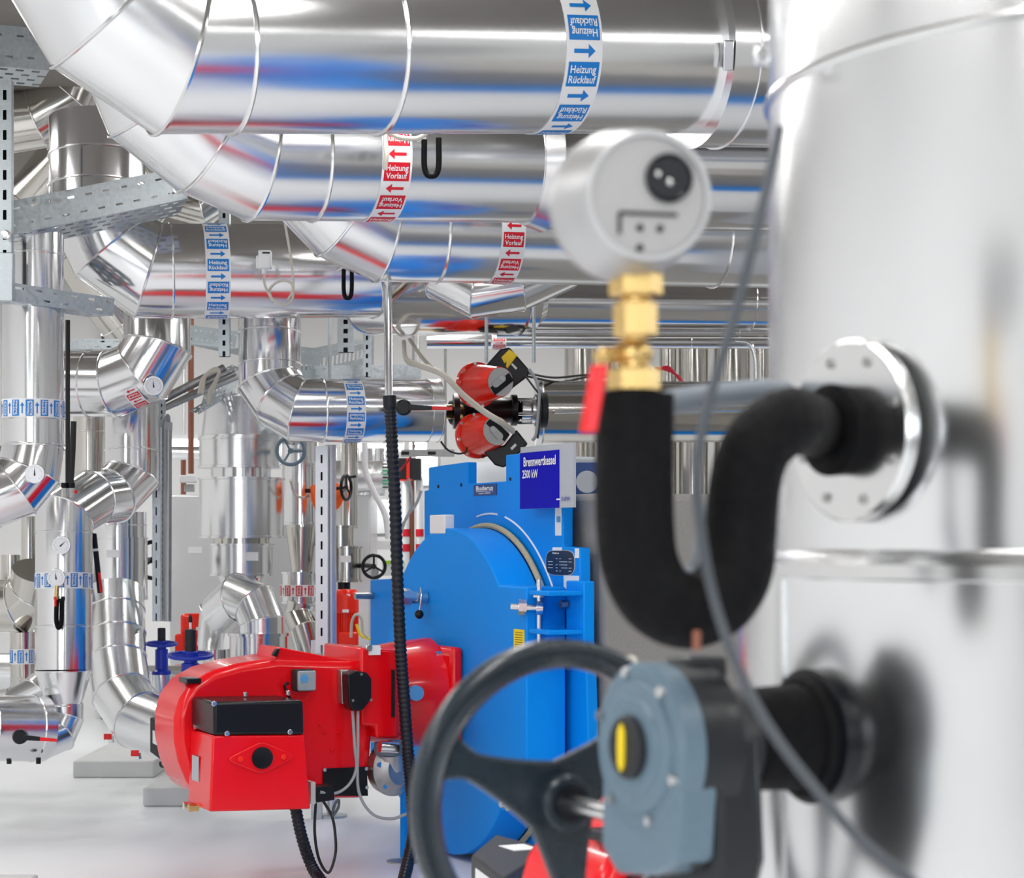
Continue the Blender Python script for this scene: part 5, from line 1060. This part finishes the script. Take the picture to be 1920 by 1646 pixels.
for a in (20, 75, 130, 200, 250, 310): e = sx*math.cos(R(a))+BZ*math.sin(R(a)); M().cyl(gd+e*rg*.9, gd+e*rg*.9+n2*.006, .006, 6).build('cover_bolt', STEEL, gv)
# lower skirt of the housing
ol = [(-.083, -.03), (.083, -.03), (.086, -.12), (.05, -.145), (-.03, -.135), (-.075, -.115)]
M().prism([gd-n2*.002+sx*x+BZ*z for x, z in ol], [gd-n2*.05+sx*x+BZ*z for x, z in ol]).build('housing_skirt', CAST, gv, bevel=.006)
M().lathe(gd-n2*.030, -n2, [(0, rg*1.0), (.05, rg*.98), (.055, rg*.80), (.085, rg*.72)], 56).build('gear_housing', CASTB, gv)
ol = [(-.07, .02), (.07, .02), (.085, -.03), (.08, -.15), (-.05, -.19), (-.08, -.12)]
M().prism([gd-n2*.05+sx*x+BZ*z for x, z in ol], [gd-n2*.115+sx*x+BZ*z for x, z in ol]).build('worm_housing', CASTB, gv, bevel=.012)
M().box(gd-n2*.075+BZ*.084, (.05, .05, .024), (n2, sx, BZ)).build('top_lug', CASTB, gv, bevel=.005)
M().lathe(gd-n2*.085, -n2, [(0, .060), (.04, .062)], 40).build('mounting_flange', CASTB, gv, bevel=.003)
La = (att-gd).length
M().lathe(att+n2*.0-n2*.02, n2, [(0, .070), (.045, .070), (.05, .066), (.052, .060), (La-.10, .056)], 56).build('valve_neck', RUB, gv)
M().lathe(att-n2*.01, n2, [(0, .077), (.026, .077), (.028, .072)], 56).build('end_ring', BLACK, gv)
hub = V((.056, 2.437, CZ-486/F*2.437)); sh0 = V((hub.x, hub.y, hub.z)); sh1 = sh0-w2*.235
M().cyl(sh0, sh1, .0105, 24).build('shaft', STEEL, gv); M().cyl(sh1+w2*.045, sh1-w2*.09, .036, 28, bev=.004).build('worm_cover', CASTB, gv)
rw = .194; u = V((0, 0, 1)); vv = n2                       # wheel plane: up and the n2 direction
def wp(a, r, o=0): return sh0+(u*math.sin(a)+vv*math.cos(a))*r+w2*o
wh = thing_child('handwheel', gv); b = M(); n_ = 96; prof = [(-.017, -.010), (-.013, -.016), (.010, -.016), (.017, -.008), (.017, .010), (.012, .015), (.004, .009), (-.004, .009), (-.012, .015), (-.017, .010)]
vs_ = []; fs = []
for i in range(n_):
    a = 2*math.pi*i/n_
    for (dr, do) in prof: vs_.append(wp(a, rw-.017+dr, -do))
m_ = len(prof)
for i in range(n_):
    for k in range(m_): fs.append((i*m_+k, i*m_+(k+1) % m_, ((i+1) % n_)*m_+(k+1) % m_, ((i+1) % n_)*m_+k))
b.add(vs_, fs); b.build('wheel_rim', CASTD, wh, sharp=50)
for k in range(3):
    a = R(22+120*k)                                  # angle 0 points to the left of the picture
    pts = []
    N_ = 12
    for side in (1, -1):
        rg_ = range(N_+1) if side == 1 else range(N_, -1, -1)
        for i in rg_:
            f_ = i/N_; r_ = .012+(rw-.03-.012)*f_; hw = .034*(1-f_)**1.6+.0125+.022*max(0, f_-.72)**1.5*6
            pts.append((r_, hw*side))
    b = M(); e = u*math.sin(a)+vv*math.cos(a); q_ = u*math.cos(a)-vv*math.sin(a)
    b.prism([sh0+e*r_+q_*h_-w2*.008 for r_, h_ in pts], [sh0+e*r_+q_*h_+w2*.008 for r_, h_ in pts]); b.build('spoke', CASTD, wh, bevel=.004)
M().cyl(sh0+w2*.02, sh0-w2*.030, .034, 32, bev=.003).build('wheel_hub', CASTD, wh); M().cyl(sh0-w2*.03, sh0-w2*.036, .022, 28).build('hub_washer', BLACK, wh)
a_ = wp(R(115), rw-.002, 0)
tie = M(); tie.tube([wp(R(121), rw-.017+.020*math.cos(q), -.020*math.sin(q)) for q in [2*math.pi*i/20 for i in range(20)]], .0035, 8, closed=True); tie.build('cable_tie', CABW, wh)
cable('sensor_cable', 'dark grey cable hanging in front of the tall cylinder and crossing the gearbox', [P(1462, 240, 1.9), P(1440, 340, 1.88), P(1412, 460, 1.86), P(1375, 600, 1.85), P(1338, 720, 1.84), P(1312, 830, 1.84), P(1306, 900, 1.84), P(1315, 1000, 1.85), P(1338, 1120, 1.86), P(1375, 1230, 1.84), P(1440, 1360, 1.8), P(1530, 1480, 1.78), P(1620, 1580, 1.76), P(1760, 1690, 1.75)], .0048, CABD, 'cable', n=12)
